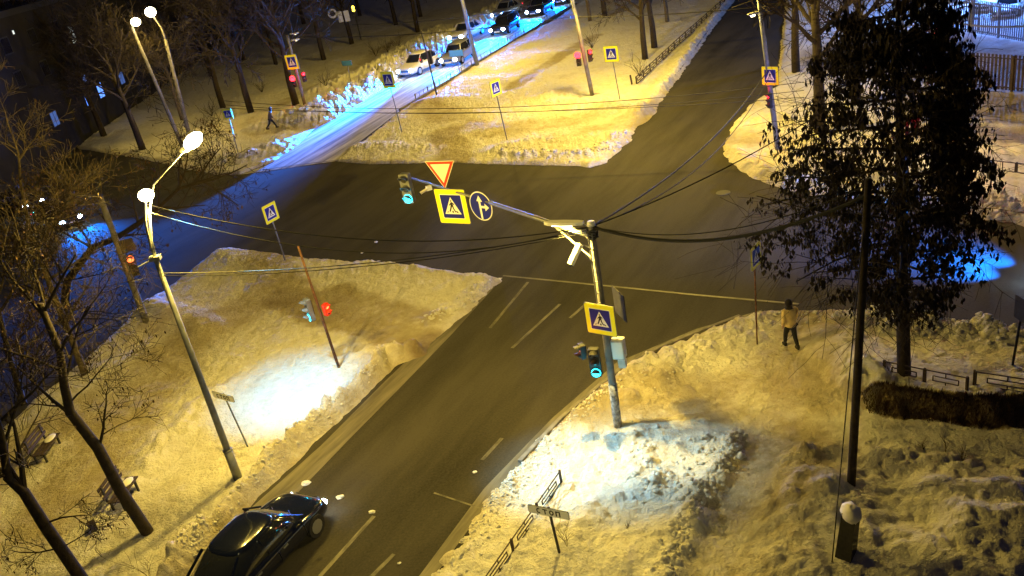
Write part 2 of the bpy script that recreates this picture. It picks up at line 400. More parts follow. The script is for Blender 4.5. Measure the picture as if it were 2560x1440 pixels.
def sheet(name, pts, z, m, kind='structure'):
    mb = MB(); mb.add([(p[0], p[1], z) for p in pts], [tuple(range(len(pts)))])
    o = mb.build(name, m); o['kind'] = kind
    if o.data.polygons[0].normal.z < 0: o.data.flip_normals()
    return o
def asphalt():
    m = bpy.data.materials.new('worn_wet_asphalt'); m.use_nodes = True
    n = m.node_tree.nodes; l = m.node_tree.links; b = n["Principled BSDF"]
    b.inputs["Specular IOR Level"].default_value = .18
    tc = n.new("ShaderNodeTexCoord")
    mp = n.new("ShaderNodeMapping"); mp.vector_type = 'TEXTURE'; mp.inputs["Rotation"].default_value = (0, 0, R(57)); mp.inputs["Scale"].default_value = (8, 1.5, 1)
    l.new(tc.outputs["Object"], mp.inputs["Vector"])
    t = n.new("ShaderNodeTexNoise"); t.inputs["Scale"].default_value = .8; t.inputs["Detail"].default_value = 6; t.inputs["Roughness"].default_value = .62
    l.new(mp.outputs[0], t.inputs["Vector"])
    t2 = n.new("ShaderNodeTexNoise"); t2.inputs["Scale"].default_value = 14; t2.inputs["Detail"].default_value = 8; t2.inputs["Roughness"].default_value = .8
    l.new(tc.outputs["Object"], t2.inputs["Vector"])
    ad = n.new("ShaderNodeMath"); ad.operation = 'MULTIPLY_ADD'; ad.inputs[1].default_value = .8; l.new(t2.outputs["Fac"], ad.inputs[0]); l.new(t.outputs["Fac"], ad.inputs[2])
    r = n.new("ShaderNodeValToRGB"); e = r.color_ramp.elements
    e[0].position = .66; e[0].color = (.016, .0150, .0145, 1); e[1].position = 1.0; e[1].color = (.050, .046, .042, 1)
    l.new(ad.outputs[0], r.inputs[0]); l.new(r.outputs[0], b.inputs["Base Color"])
    b.inputs["Roughness"].default_value = .8
    bp = n.new("ShaderNodeBump"); bp.inputs["Strength"].default_value = .35; bp.inputs["Distance"].default_value = .02
    l.new(t2.outputs["Fac"], bp.inputs["Height"]); l.new(bp.outputs[0], b.inputs["Normal"])
    return m
M['asphalt'] = asphalt()
def slush(name, c0, c1, rot, sx, sy):
    m = bpy.data.materials.new(name); m.use_nodes = True
    n = m.node_tree.nodes; l = m.node_tree.links; b = n["Principled BSDF"]; b.inputs["Roughness"].default_value = .6
    tc = n.new("ShaderNodeTexCoord"); mp = n.new("ShaderNodeMapping"); mp.vector_type = 'TEXTURE'; mp.inputs["Rotation"].default_value = (0, 0, -rot); mp.inputs["Scale"].default_value = (1 / sx, 1 / sy, 1)
    l.new(tc.outputs["Object"], mp.inputs["Vector"])
    t = n.new("ShaderNodeTexNoise"); t.inputs["Scale"].default_value = 1; t.inputs["Detail"].default_value = 7; t.inputs["Roughness"].default_value = .65
    l.new(mp.outputs[0], t.inputs["Vector"]); r = n.new("ShaderNodeValToRGB"); e = r.color_ramp.elements
    e[0].position = .38; e[0].color = (*c0, 1); e[1].position = .62; e[1].color = (*c1, 1)
    l.new(t.outputs["Fac"], r.inputs[0]); l.new(r.outputs[0], b.inputs["Base Color"])
    return m
M['slush'] = slush('packed_slush', (.16, .16, .16), (.60, .60, .61), R(-64), .12, 1.6)
M['gutter'] = slush('gutter_slush', (.07, .063, .052), (.16, .145, .12), R(-57), .3, 2.5)
M['marking'] = slush('worn_marking', (.04, .037, .033), (.15, .14, .115), R(-57), 1.5, 3.5)
M['salt'] = slush('salt_line', (.07, .065, .055), (.22, .21, .17), R(20), .8, 3)
g = 3000
sheet('ground', [(-g, -g), (g, -g), (g, g), (-g, g)], -.25, 'snow')
sheet('road', [(-140, -10), (140, -10), (140, 260), (-140, 260)], 0, 'asphalt')
sheet('snowy_road', W([(600, 434), (840, 400), (880, 366), (1000, 275), (1100, 215), (1200, 152), (1300, 92), (1440, 8), (1500, -20), (1330, -20), (1250, 40), (1100, 128), (960, 212), (790, 320), (680, 405)]), .004, 'slush')
sheet('gutter_strip', W([(1257, 690), (1130, 830), (1007, 957), (880, 1085), (730, 1240), (600, 1390), (540, 1470), (440, 1470), (620, 1270), (800, 1110), (960, 950), (1180, 740)]), .0095, 'gutter')
sheet('gutter_strip', W([(1060, 1470), (1240, 1222), (1400, 1047), (1560, 914), (1750, 826), (1900, 778), (1905, 770), (1740, 818), (1540, 902), (1380, 1040), (1210, 1215), (1020, 1470)]), .0095, 'gutter')
def strip(name, pts, wd, z, m):
    P = [at(x, y, z) for x, y in pts]; mb = MB(); vs = []
    for i, p in enumerate(P):
        t = (P[min(i + 1, len(P) - 1)] - P[max(i - 1, 0)]).normalized(); nn = Vector((-t.y, t.x, 0)) * wd / 2; vs += [p + nn, p - nn]
    mb.add(vs, [(2 * i, 2 * i + 1, 2 * i + 3, 2 * i + 2) for i in range(len(P) - 1)])
    o = mb.build(name, m); o['kind'] = 'structure'; return o
for a, b in [((1225, 820), (1320, 705)), ((1425, 795), (1470, 755)), ((1205, 1150), (1255, 1095)), ((930, 1440), (985, 1385)), ((1280, 870), (1400, 760)), ((800, 1440), (935, 1290))]:
    strip('road_marking', [a, b], .13, .011, 'marking')
strip('road_marking', [(1085, 1232), (1200, 1270)], .06, .012, 'marking')
strip('salt_line', [(1257, 689), (1400, 703), (1550, 718), (1750, 738), (2000, 760)], .12, .0105, 'salt')
strip('salt_line', [(610, 432), (740, 412), (840, 401), (960, 404), (1100, 402)], .16, .0105, 'salt')
# kerb stones showing beside the near path
def kerb(pts, hh=.14):
    P = [at(x, y, 0) for x, y in pts]; mb = MB()
    for i in range(len(P) - 1):
        d = P[i + 1] - P[i]; c = (P[i] + P[i + 1]) / 2; mb.box((c.x, c.y, hh / 2 - .02), (d.length, .13, hh), math.atan2(d.y, d.x))
    o = mb.build('kerb', 'concrete'); o['kind'] = 'structure'
kerb([(1300, 1158), (1400, 1053), (1500, 968), (1560, 920), (1650, 873), (1750, 832), (1850, 794)], .13)
kerb([(1605, 292), (1700, 178), (1770, 80)], .2)
kerb([(1000, 278), (1100, 218), (1200, 155), (1300, 95), (1440, 10)], .24)

# ================================================================== builders
def pole_obj(name, label, cat, b, t, r0, r1, m, extend=0.0, group=None, part='post', n=10, sink=.3):
    """slightly leaning tapered pole through photo points; returns root, base, top"""
    B = at(b[0], b[1], 0); g = ground_at(*b); B = Vector((g.x, g.y, 0)); T = post_top(B, *t)
    T = T + (T - B).normalized() * extend
    root = thing(name, label, cat, (B.x, B.y, 0), 0, group)
    mb = MB(); mb.tube([B - (T - B).normalized() * sink, B + (T - B) * .5, T], [r0, (r0 + r1) / 2, r1], n)
    mb.build(part, m, root, smooth=True, world=True)
    return root, B, T

def rrect(wd, h, r=.05, n=3):
    p = []
    for cx, cz, a0 in ((wd / 2 - r, h / 2 - r, 0), (-wd / 2 + r, h / 2 - r, 90), (-wd / 2 + r, -h / 2 + r, 180), (wd / 2 - r, -h / 2 + r, 270)):
        for k in range(n + 1):
            a = R(a0 + 90 * k / n); p.append((cx + r * math.cos(a), cz + r * math.sin(a)))
    return p
def flat(polys, y, name, m, parent, th=.0015):
    mb = MB()
    for p in polys: mb.prism(p, y, y + th)
    return mb.build(name, m, parent)
def circ(cx, cz, r, n=12, sx=1): return [(cx + r * sx * math.cos(2 * math.pi * k / n), cz + r * math.sin(2 * math.pi * k / n)) for k in range(n)]
def solve_plate(C, l, r, wr=(.6, 1.25)):
    """yaw and width of a vertical plate centred at C whose side edges are seen at l and r"""
    best = None
    dx, dy = r[0] - l[0], r[1] - l[1]
    for a in range(-88, 89, 2):
        d = Vector((math.cos(R(a)), math.sin(R(a)), 0))
        for k in range(14):
            wd = wr[0] + (wr[1] - wr[0]) * k / 13
            p, q = proj(C - d * wd / 2), proj(C + d * wd / 2)
            e = (q[0] - p[0] - dx) ** 2 + (q[1] - p[1] - dy) ** 2
            if best is None or e < best[0]: best = (e, R(a), wd)
    return best[1], best[2]
def plate_children(root, wd, h=None, kind='crossing'):
    """children of a sign: plate + marks. local: faces -y, centred at origin of coordinates o"""
    h = h or wd
    def T(polys): return [[(x * wd, z * wd) for x, z in p] for p in polys]
    if kind == 'crossing':
        flat([rrect(wd, h, .05)], -.012, 'backing', 'steel', root, .024)
        flat([rrect(wd * .97, h * .97, .05)], -.016, 'border', 'yellow', root, .0035)
        flat([rrect(wd * .70, h * .70, .02)], -.0195, 'white_line', 'white', root, .003)
        flat([rrect(wd * .665, h * .665, .02)], -.0225, 'blue_field', 'blue', root, .0025)
        f = flat(T([[(0, .275), (-.265, -.215), (.265, -.215)]]), -.0255, 'triangle', 'white', root, .0025)
        man = [circ(-.004, .165, .024), [(-.02, .13), (.03, .13), (.045, .03), (.0, .0), (-.035, .05)],
               [(.03, .13), (.085, .075), (.075, .035), (.055, .065), (.025, .09)], [(-.02, .12), (-.075, .06), (-.09, .03), (-.068, .03), (-.01, .085)],
               [(0, .04), (.045, .03), (.055, -.05), (.11, -.155), (.08, -.17), (.02, -.06)], [(-.035, .05), (.005, .01), (-.03, -.06), (-.075, -.15), (-.115, -.14), (-.065, -.04)]]
        zeb = [[(-.20, -.175), (-.16, -.175), (-.135, -.14), (-.165, -.14)], [(-.02, -.175), (.03, -.175), (.02, -.12), (-.02, -.12)], [(.13, -.175), (.185, -.175), (.14, -.125), (.105, -.125)]]
        flat(T(man + zeb), -.0275, 'walking_figure', 'signblack', root, .002)
    elif kind == 'give_way':
        tri = lambda k: [(-.5 * wd * k, .433 * wd * k - .06 * wd * (1 - k)), (0, -.433 * wd * k - .06 * wd * (1 - k) * 0 + 0), (.5 * wd * k, .433 * wd * k)]
        def tr(k, c=.144):
            return [(-.5 * wd * k, (.433 - c) * wd * k + c * wd), (0, (-.433 - c) * wd * k + c * wd), (.5 * wd * k, (.433 - c) * wd * k + c * wd)]
        flat([tr(1.05)], -.012, 'backing', 'steel', root, .024); flat([tr(1.05)], -.015, 'rim', 'cream', root, .0028)
        flat([tr(.98)], -.018, 'red_border', 'red', root, .0028); flat([tr(.70)], -.021, 'white_line', 'white', root, .0028); flat([tr(.66)], -.024, 'field', 'cream', root, .0028)
    elif kind == 'round':
        flat([circ(0, 0, wd / 2, 32)], -.012, 'backing', 'steel', root, .024); flat([circ(0, 0, wd * .495, 32)], -.015, 'rim', 'white', root, .0028)
        flat([circ(0, 0, wd * .46, 32)], -.018, 'blue_field', 'blue', root, .0028)
        ar = [[(-.07, -.44), (.01, -.45), (.01, .17), (-.07, .17)], [(-.155, .16), (.10, .16), (-.03, .36)], [(.008, -.06), (.2, -.06), (.2, .02), (.008, .02)], [(.18, -.15), (.18, .11), (.36, -.02)]]
        flat(T(ar), -.021, 'arrow', 'white', root, .0028)
    elif kind == 'stop':
        flat([rrect(wd, h, .04)], -.012, 'backing', 'dark', root, .024); flat([rrect(wd * .985, h * .94, .04)], -.015, 'field', 'white', root, .0028)
        q = h * .66; t = q * .22; ww = q * .8
        def letters():
            x = -wd * .5 + wd * .5 - (4 * ww + 3 * q * .3) / 2; out = []
            for ch in 'СТОП':
                c = x + ww / 2
                if ch in 'СО':
                    a0, a1 = (50, 310) if ch == 'С' else (0, 360); n = 14
                    for k in range(n):
                        a, b = R(a0 + (a1 - a0) * k / n), R(a0 + (a1 - a0) * (k + 1) / n); ro, ri = q / 2, q / 2 - t; e = ww / q
                        out.append([(c + ro * e * math.cos(a), ro * math.sin(a)), (c + ro * e * math.cos(b), ro * math.sin(b)), (c + (ro * e - t) * math.cos(b), ri * math.sin(b)), (c + (ro * e - t) * math.cos(a), ri * math.sin(a))])
                if ch in 'ТП': out.append([(x, q / 2), (x + ww, q / 2), (x + ww, q / 2 - t), (x, q / 2 - t)])
                if ch == 'Т': out.append([(c - t / 2, q / 2 - t), (c + t / 2, q / 2 - t), (c + t / 2, -q / 2), (c - t / 2, -q / 2)])
                if ch == 'П':
                    out.append([(x, q / 2 - t), (x + t, q / 2 - t), (x + t, -q / 2), (x, -q / 2)]); out.append([(x + ww - t, q / 2 - t), (x + ww, q / 2 - t), (x + ww, -q / 2), (x + ww - t, -q / 2)])
                x += ww + q * .3
            return out
        flat(letters(), -.0175, 'lettering', 'signblack', root, .0022)
    elif kind == 'blank_blue':
        flat([rrect(wd, h, .02)], -.012, 'backing', 'steel', root, .024); flat([rrect(wd * .96, h * .94, .02)], -.015, 'field', 'cyan_sheet', root, .0028)
    elif kind == 'dark':
        flat([rrect(wd, h, .04)], -.012, 'backing', 'dark', root, .024); flat([rrect(wd * .92, h * .9, .03)], .012, 'rear_sheet', 'black', root, .003)
def post_sign(name, label, base, top, l, r, kind='crossing', h=None, wr=(.65, 1.2), pr=.035, pm='steel', cat='road sign', group=None, lower=0.0, square=True):
    """sign plate on its own post. top = plate centre in the photo"""
    g = ground_at(*base); B = Vector((g.x, g.y, 0)); T = post_top(B, *top)
    yaw, wd = solve_plate(T, l, r, wr)
    hh = wd if square else h
    root = thing(name, label, cat, (B.x, B.y, 0), 0, group)
    up = (T - B).normalized(); back = Vector((-math.sin(yaw), math.cos(yaw), 0)) * .05
    mb = MB(); mb.tube([B - up * .3, T + up * hh * .45 + back], [pr, pr], 8); mb.build('post', pm, root, smooth=True, world=True)
    pl = bpy.data.objects.new('sign_plate', None); COL.objects.link(pl); pl.parent = root; pl.location = T - root.location; pl.rotation_euler = (0, 0, yaw)
    plate_children(pl, wd, hh if not square else None, kind)
    mb = MB(); mb.box((0, .035, hh * .25), (.16, .03, .05)); mb.box((0, .035, -hh * .25), (.16, .03, .05)); mb.build('clamp', 'steel', pl)
    return root, T, yaw, wd
def hung_sign(name, label, C, l, r, kind, h=None, wr=(.6, 1.3), cat='road sign', square=True, mount=True):
    yaw, wd = solve_plate(C, l, r, wr)
    root = thing(name, label, cat, C, yaw)
    plate_children(root, wd, None if square else h, kind)
    if mount: mb = MB(); mb.box((0, .035, .0), (.5, .03, .04)); mb.box((0, .07, 0), (.05, .04, .3)); mb.build('bracket', 'steel', root)
    return root, yaw, wd

def traffic_light(label, C, yaw, lit='red', k=1.0, n=3, body='dark', name='traffic_light', reach=None, big=1.0):
    """housing facing -y with visors; lit lamp: red top, green bottom"""
    root = thing(name, label, 'traffic light', C, yaw)
    H = .29 * n * k
    mb = MB(); mb.prism(rrect(.30 * k, H, .04), -.09 * k, .09 * k); mb.build('housing', body, root)
    for i in range(n):
        z = H / 2 - .29 * k * (i + .5); mt = 'lens_off'
        if lit == 'red' and i == 0: mt = 'redl'
        if lit == 'orange' and i == 0: mt = 'orange'
        if lit == 'green' and i == n - 1: mt = 'green'
        if lit == 'amber' and i in (0, 1): mt = 'yell'
        rr = .105 * k * (big if mt not in ('lens_off',) else 1)
        m = MB(); m.ball((0, -.095 * k, z), (rr, .035 * k, rr), 12, 6); m.build('lens', mt, root, smooth=True)
        if mt in ('redl', 'green', 'orange'):
            lc = {'redl': (1, .02, .03), 'green': (.03, .75, 1), 'orange': (1, .2, .05)}[mt]
            light('POINT', 'signal_glow', (math.sin(yaw) * .5 + C[0], -math.cos(yaw) * .5 + C[1], C[2] + z), 7 if mt != 'redl' else 22, lc, root, size=.08)
        m = MB(); vs = []; nn = 10
        for j in range(nn + 1):
            a = R(-20 + 220 * j / nn); ln = .22 * k * (.35 + .65 * max(0, math.sin(a)))
            for rad in (.122 * k, .114 * k):
                vs += [(rad * math.cos(a), -.09 * k, z + rad * math.sin(a)), (rad * math.cos(a), -.09 * k - ln, z + rad * math.sin(a))]
        fs = []
        for j in range(nn):
            o, p = 4 * j, 4 * j + 4; fs += [(o, o + 1, p + 1, p), (o + 2, p + 2, p + 3, o + 3), (o + 1, o + 3, p + 3, p + 1)]
        m.add(vs, fs); m.build('visor', body, root)
    mb = MB(); mb.box((0, .12 * k, 0), (.05, .06, H * .7)); mb.build('bracket', 'dark', root)
    return root
def lamp_head(parent, P, d, L=.75, lit=True, tilt=0.0, glowr=.22):
    """street luminaire at P pointing along d (horizontal); child parts"""
    d = Vector(d).normalized(); s = Vector((-d.y, d.x, 0)); u = Vector((0, 0, 1))
    mb = MB(); vs = []; fs = []; secs = [(0, .05, .04), (.15, .09, .06), (.5, .15, .08), (.85, .14, .07), (1, .06, .03)]
    for t, hw, hh in secs:
        c = P + d * (t * L)
        for k in range(8): a = 2 * math.pi * k / 8; vs.append(c + s * hw * math.cos(a) + u * hh * math.sin(a))
    for i in range(4):
        for k in range(8): fs.append((i * 8 + k, i * 8 + (k + 1) % 8, i * 8 + 8 + (k + 1) % 8, i * 8 + 8 + k))
    fs += [tuple(range(7, -1, -1)), tuple(32 + k for k in range(8))]
    mb.add(vs, fs); mb.build('lamp_housing', 'grey_sheet', parent, smooth=True, world=True)
    mb = MB(); c = P + d * L * .6 - u * .07; mb.ball(c, (glowr, glowr, glowr * .75), 14, 9)
    mb.build('lamp_lens', 'lamp' if lit else 'lampdim', parent, smooth=True, world=True)
    return c
def wire(name, label, a, b, sag, r=.015, group='overhead cables', m='cable', n=18, bulge=None):
    a, b = Vector(a), Vector(b); pts = []
    for i in range(n + 1):
        t = i / n; p = a.lerp(b, t); p.z -= sag * 4 * t * (1 - t); pts.append(p)
    mb = MB(); mb.tube(pts, r, 5); o = mb.build(name, m); tag(o, label, 'cable', group); return o

# ================================================================== poles, lamps, signals, signs
# --- big concrete pole in the middle
root, AB, AT = pole_obj('utility_pole', 'round concrete pole with peeling posters at its foot, holding the long sign arm', 'pole', (1545, 1065), (1478, 562), .125, .085, 'concrete', part='shaft', n=14)
mb = MB(); up = (AT - AB).normalized(); mb.tube([AB + up * .0, AB + up * 1.6], [.130, .127], 14); mb.build('poster_layer', 'poster', root, smooth=True, world=True)
mb = MB(); mb.tube([AT - up * .02, AT + up * .10], [.12, .10], 10); mb.build('cap', 'white', root, smooth=True, world=True)
mb = MB()
for k in range(9):
    p = AT - up * (.35 + .33 * k); mb.box(p + Vector((-.08, -.10, 0)), (.12, .05, .025), .5)
mb.tube([AT - up * .2 + Vector((-.13, -.11, 0)), AT - up * 3.2 + Vector((-.13, -.11, 0))], .022, 6); mb.tube([AT - up * .2 + Vector((-.03, -.15, 0)), AT - up * 3.2 + Vector((-.03, -.15, 0))], .022, 6)
mb.build('cable_conduit', 'steel', root, world=True)
mb = MB()
for k in range(5): mb.tube([AT - up * (.12 + .06 * k) + Vector((.16 * math.cos(a), .16 * math.sin(a), .03 * math.sin(3 * a + k))) for a in [2 * math.pi * j / 12 for j in range(13)]], .018, 5)
mb.build('cable_coil', 'cable', root, world=True)
armd = (at(1240, 518, AT.z - .35) - AT); armd.z = 0; armd.normalize()
armE = None
for q in range(400, 1000):
    P = AT + armd * (q / 100) - Vector((0, 0, .35))
    if proj(P)[0] < 1032: armE = P; break
arm0 = AT - up * .35
mb = MB(); mid = arm0.lerp(armE, .5)
mb.tube([arm0, mid + Vector((0, 0, .10))], [.075, .062], 8); mb.tube([mid + Vector((0, 0, .10)), armE + Vector((0, 0, .14))], [.045, .035], 8)
mb.build('sign_arm', 'steel', root, smooth=True, world=True)
mb = MB(); mb.tube([AT - up * 1.1, arm0.lerp(armE, .18) + Vector((0, 0, 0))], .03, 6); mb.build('arm_brace', 'steel', root, world=True)
# street luminaire on the pole top
d = (at(1362, 562, AT.z) - AT); d.z = 0; d.normalize()
lr = thing('street_luminaire', 'pale flat street luminaire on top of the middle concrete pole, pointing left', 'street lamp', AT)
mb = MB(); mb.tube([AT - up * .12, AT + d * .25 + Vector((0, 0, .02))], .03, 6); mb.build('bracket', 'steel', lr, world=True)
a0 = AT + d * .22 + Vector((0, 0, .05)); mb = MB(); s = Vector((-d.y, d.x, 0)); vs = []
for t, hw in ((0, .07), (.18, .13), (.62, .15), (1.0, .12), (1.15, .05)):
    c = a0 + d * t; vs += [c - s * hw - Vector((0, 0, .03)), c + s * hw - Vector((0, 0, .03)), c + s * hw * .8 + Vector((0, 0, .05)), c - s * hw * .8 + Vector((0, 0, .05))]
fs = [(3, 2, 1, 0), (16, 17, 18, 19)] + [(4 * i + k, 4 * i + (k + 1) % 4, 4 * i + 4 + (k + 1) % 4, 4 * i + 4 + k) for i in range(4) for k in range(4)]
mb.add(vs, fs); mb.build('lamp_housing', 'white', lr, world=True)
mb = MB(); mb.box(a0 + d * .6 - Vector((0, 0, .045)), (.6, .2, .02), math.atan2(d.y, d.x)); mb.build('lamp_lens', 'lamp', lr, world=True)
light('SPOT', 'luminaire_light', a0 + d * .6 - Vector((0, 0, .12)), 1500, WARM, lr, a0 + d * 1.0 - Vector((0, 0, 6)), .12, 160, .6)
# camera and white box on brackets, left of the pole
cr = thing('traffic_camera', 'white box-shaped traffic camera on a bracket left of the middle concrete pole', 'camera', atd(1437, 632, AT.y))
c = atd(1437, 634, AT.y); e1 = atd(1450, 610, AT.y); e2 = atd(1424, 656, AT.y)
mb = MB(); mb.tube([e1, e2 + Vector((0, -.15, 0))], [.10, .10], 4); mb.build('housing', 'white', cr, world=True)
mb = MB(); mb.ball(e2 + Vector((0, -.16, -.02)), .05, 8, 6); mb.build('lens', 'black', cr, world=True)
mb = MB(); mb.tube([e1 + Vector((0, 0, .03)), AT - up * .75], .02, 6); mb.tube([e1 - Vector((0, 0, .2)), AT - up * 1.25], .02, 6); mb.build('bracket', 'steel', cr, world=True)
# sign on the pole
zc = lambda px, py: post_top(AB, px, py)
S1 = zc(1500, 790) + Vector((-.02, -.22, 0)); hung_sign('crossing_sign', 'large yellow-bordered crossing sign on the middle concrete pole, right above its green light', S1, (1461, 785), (1537, 797), 'crossing')
S1b = zc(1536, 775) + Vector((.18, .12, .1)); hung_sign('crossing_sign', 'dark rear of a square sign behind the large crossing sign on the middle pole', S1b, (1517, 745), (1553, 800), 'dark', wr=(.8, .85))
# traffic light of the pole
C = zc(1500, 893) + Vector((-.18, -.22, 0)); traffic_light('traffic light with lit green lamp under the large crossing sign on the middle concrete pole', C, R(-18), 'green', 1.05, big=1.3)
C = zc(1478, 875) + Vector((-.27, -.02, .03)); traffic_light('small pedestrian signal with orange lamps facing left on the middle concrete pole', C, R(-78), 'orange', .8, 2)
bx = zc(1543, 872) + Vector((.05, .02, 0)); br = thing('control_box', 'pale grey metal control box strapped to the middle concrete pole beside the traffic light', 'control box', bx, R(-25))
mb = MB(); mb.box((0, 0, 0), (.36, .30, .62)); o = mb.build('cabinet', 'grey_sheet', br); md = o.modifiers.new('b', 'BEVEL'); md.width = .015
mb = MB(); mb.box((0, -.155, 0), (.30, .012, .54)); mb.build('door', 'white', br)
mb = MB(); mb.box((.05, 0, -.5), (.22, .16, .26)); mb.build('junction_box', 'grey_sheet', br)
# signs on the arm
def on_arm(px):
    best = min((abs(proj(arm0.lerp(armE, t / 200))[0] - px), t) for t in range(201))[1]; return arm0.lerp(armE, best / 200) + Vector((0, 0, .1))
def near_pt(px, py, ref, fwd=0.0):
    return atd(px, py, ref.y + fwd)
q = on_arm(1131); hung_sign('crossing_sign', 'yellow-bordered pedestrian crossing sign hanging from the long arm over the road, below the triangle', near_pt(1131, 516, q, -.12), (1093, 515), (1170, 517), 'crossing')
q = on_arm(1110); hung_sign('give_way_sign', 'red-bordered white triangle give way sign standing point down on the long arm', near_pt(1106, 437, q, -.08), (1067, 436), (1138, 437), 'give_way', wr=(.7, 1.1))
q = on_arm(1203); hung_sign('direction_sign', 'round blue sign with white straight-on and right arrows hanging from the long arm', near_pt(1203, 515, q, -.12), (1173, 508), (1233, 523), 'round', wr=(.6, 1.0))
q = on_arm(1040); traffic_light('traffic light with lit green lamp at the far end of the long arm', near_pt(1018, 470, q, -.1), R(-25), 'green', 1.25, body='steel', big=1.3)
cr = thing('traffic_camera', 'small white camera on the long arm between the traffic light and the triangle sign', 'camera', near_pt(1070, 472, armE))
c = near_pt(1072, 470, armE, -.05); e = near_pt(1050, 484, armE, -.25)
mb = MB(); mb.box(c, (.2, .14, .16), .3); mb.build('mount', 'white', cr, world=True); mb = MB(); mb.tube([c, e], [.055, .055], 8); mb.build('housing', 'cream', cr, world=True)
mb = MB(); mb.tube([e, e + (e - c) * .12], [.062, .062], 8); mb.build('lens_hood', 'black', cr, world=True)
# unseen floodlight, added below the camera to light the sign faces
fl = thing('floodlight', 'unseen floodlight added below the camera to light the sign faces', 'floodlight', (-2.5, 3.0, 11.0))
mb = MB(); mb.box((0, 0, 0), (.4, .2, .3)); mb.build('housing', 'dark', fl); mb = MB(); mb.box((0, .105, 0), (.34, .01, .24)); mb.build('lens', 'lamp', fl); mb = MB(); mb.box((0, -.2, 0), (.08, .3, .08)); mb.build('bracket', 'steel', fl)
light('SPOT', 'sign_fill_light', (-2.5, 3.3, 11.0), 1150, (1, .86, .36), fl, (-2.5, 27, 3), .2, 78, .7)

# --- lamp post on the left (two arms)
root, BB, BT = pole_obj('street_lamp', 'tall grey steel lamp post with two lit lamps, on the near left island', 'street lamp', (595, 1195), (388, 645), .115, .07, 'steel', part='pole', n=12)
upb = (BT - BB).normalized(); mb = MB(); mb.tube([BB + upb * 0, BB + upb * 1.15], [.14, .135], 12); mb.tube([BB + upb * 1.15, BB + upb * 1.2], [.15, .15], 12); mb.build('pole_base', 'steel', root, smooth=True, world=True)
L1 = atd(365, 488, BT.y + .2); L2 = atd(483, 352, BT.y + 1.8)
a1 = atd(352, 560, BT.y); mb = MB(); mb.tube([BT - upb * .1, BT + upb * .35, atd(364, 560, BT.y), L1], [.045, .04, .032, .026], 7); mb.build('arm', 'steel', root, smooth=True, world=True)
mb = MB(); mb.tube([BT - upb * .1, atd(378, 600, BT.y + .05), atd(374, 530, BT.y + .3), atd(384, 462, BT.y + .6), L2], [.045, .04, .032, .026, .022], 7); mb.build('arm', 'steel', root, smooth=True, world=True)
mb = MB(); mb.ball(L1, (.21, .2, .17), 16, 10); mb.build('lamp_lens', 'lamp', root, smooth=True, world=True)
dd = (atd(503, 333, L2.y) - L2).normalized(); mb = MB(); mb.tube([L2 - dd * .32, L2 - dd * .2, L2, L2 + dd * .2, L2 + dd * .32], [.05, .16, .2, .16, .05], 12); mb.build('lamp_lens', 'lamp', root, smooth=True, world=True)
mb = MB(); mb.tube([L2 - dd * .5, L2 - dd * .3], [.06, .14], 8); mb.build('lamp_housing', 'steel', root, smooth=True, world=True)
mb = MB(); mb.box(BT, (.3, .2, .12)); mb.tube([BT, atd(345, 668, BT.y)], .02, 5); mb.build('cable_bracket', 'steel', root, world=True)
light('POINT', 'lamp_light', L1 - Vector((0, 0, .45)), 1650, WARM, root, size=.15)
light('POINT', 'lamp_light', L2 - Vector((0, 0, .5)), 1250, WARM, root, size=.15)
light('SPOT', 'lamp_light', L2 - Vector((-.1, .1, .45)), 3800, (.01, .50, 1), root, at(735, 990, 0), .15, 38, 1)
light('SPOT', 'lamp_light', L1 - Vector((-.4, .1, .5)), 8500, (.16, .66, 1), root, at(1480, 1170, 0), .15, 25, 1)

# --- signs on own posts
CS = 'crossing_sign'
post_sign(CS, 'yellow crossing sign turned left on a post at the back of the near left island', (713, 650), (676, 532), (660, 541), (693, 523))
post_sign(CS, 'narrow yellow-bordered crossing sign seen almost edge-on near the walking person in yellow', (1893, 860), (1889, 640), (1876, 648), (1901, 631), wr=(.8, 1.1), pr=.03, pm='rust')
post_sign(CS, 'crossing sign on a thin post left of the person in the brown coat', (595, 383), (569, 285), (558, 286), (581, 283))
post_sign(CS, 'crossing sign on a post on the middle island beside the lit queue road', (1005, 330), (970, 200), (955, 200), (986, 200))
post_sign(CS, 'yellow crossing sign turned to the right in the centre of the middle island', (1268, 350), (1239, 220), (1226, 225), (1251, 214), wr=(.75, 1.2), pr=.04)
post_sign(CS, 'crossing sign rising from a snow mound right of the pole with two red lights', (1550, 248), (1528, 135), (1510, 136), (1546, 134))
post_sign('street_name_sign', 'small pale blue plate on a short post behind the white snowbank', (874, 197), (867, 158), (855, 158), (880, 157), 'blank_blue', h=.5, wr=(.9, 1.6), square=False, cat='sign')
post_sign('street_name_sign', 'pale blue plate standing in front of the silver queued car', (1150, 185), (1140, 133), (1123, 134), (1158, 131), 'blank_blue', h=.6, wr=(1.0, 1.6), square=False, cat='sign')
post_sign('stop_line_sign', 'small grey СТОП sign on a leaning post beside the grey steel lamp post', (620, 1117), (558, 992), (531, 984), (586, 1001), 'stop', h=.23, wr=(.5, 1.05), square=False, pr=.028, cat='sign')
post_sign('stop_line_sign', 'grey СТОП sign on a dark post beside the low railing at bottom centre', (1398, 1378), (1371, 1280), (1320, 1270), (1423, 1290), 'stop', h=.24, wr=(.8, 1.2), square=False, pr=.035, pm='dark', cat='sign')
post_sign('plain_sign', 'narrow brown sign seen edge-on in the snow by the far right railing', (2475, 467), (2479, 428), (2475, 422), (2484, 434), 'dark', h=.8, wr=(.6, 1.1), square=False, pm='rust', cat='sign')
post_sign('plain_sign', 'dark sign on a leaning thin post at the right edge of the picture', (2527, 913), (2552, 773), (2548, 765), (2557, 790), 'dark', h=.7, wr=(.5, .9), square=False, pm='dark', cat='sign')
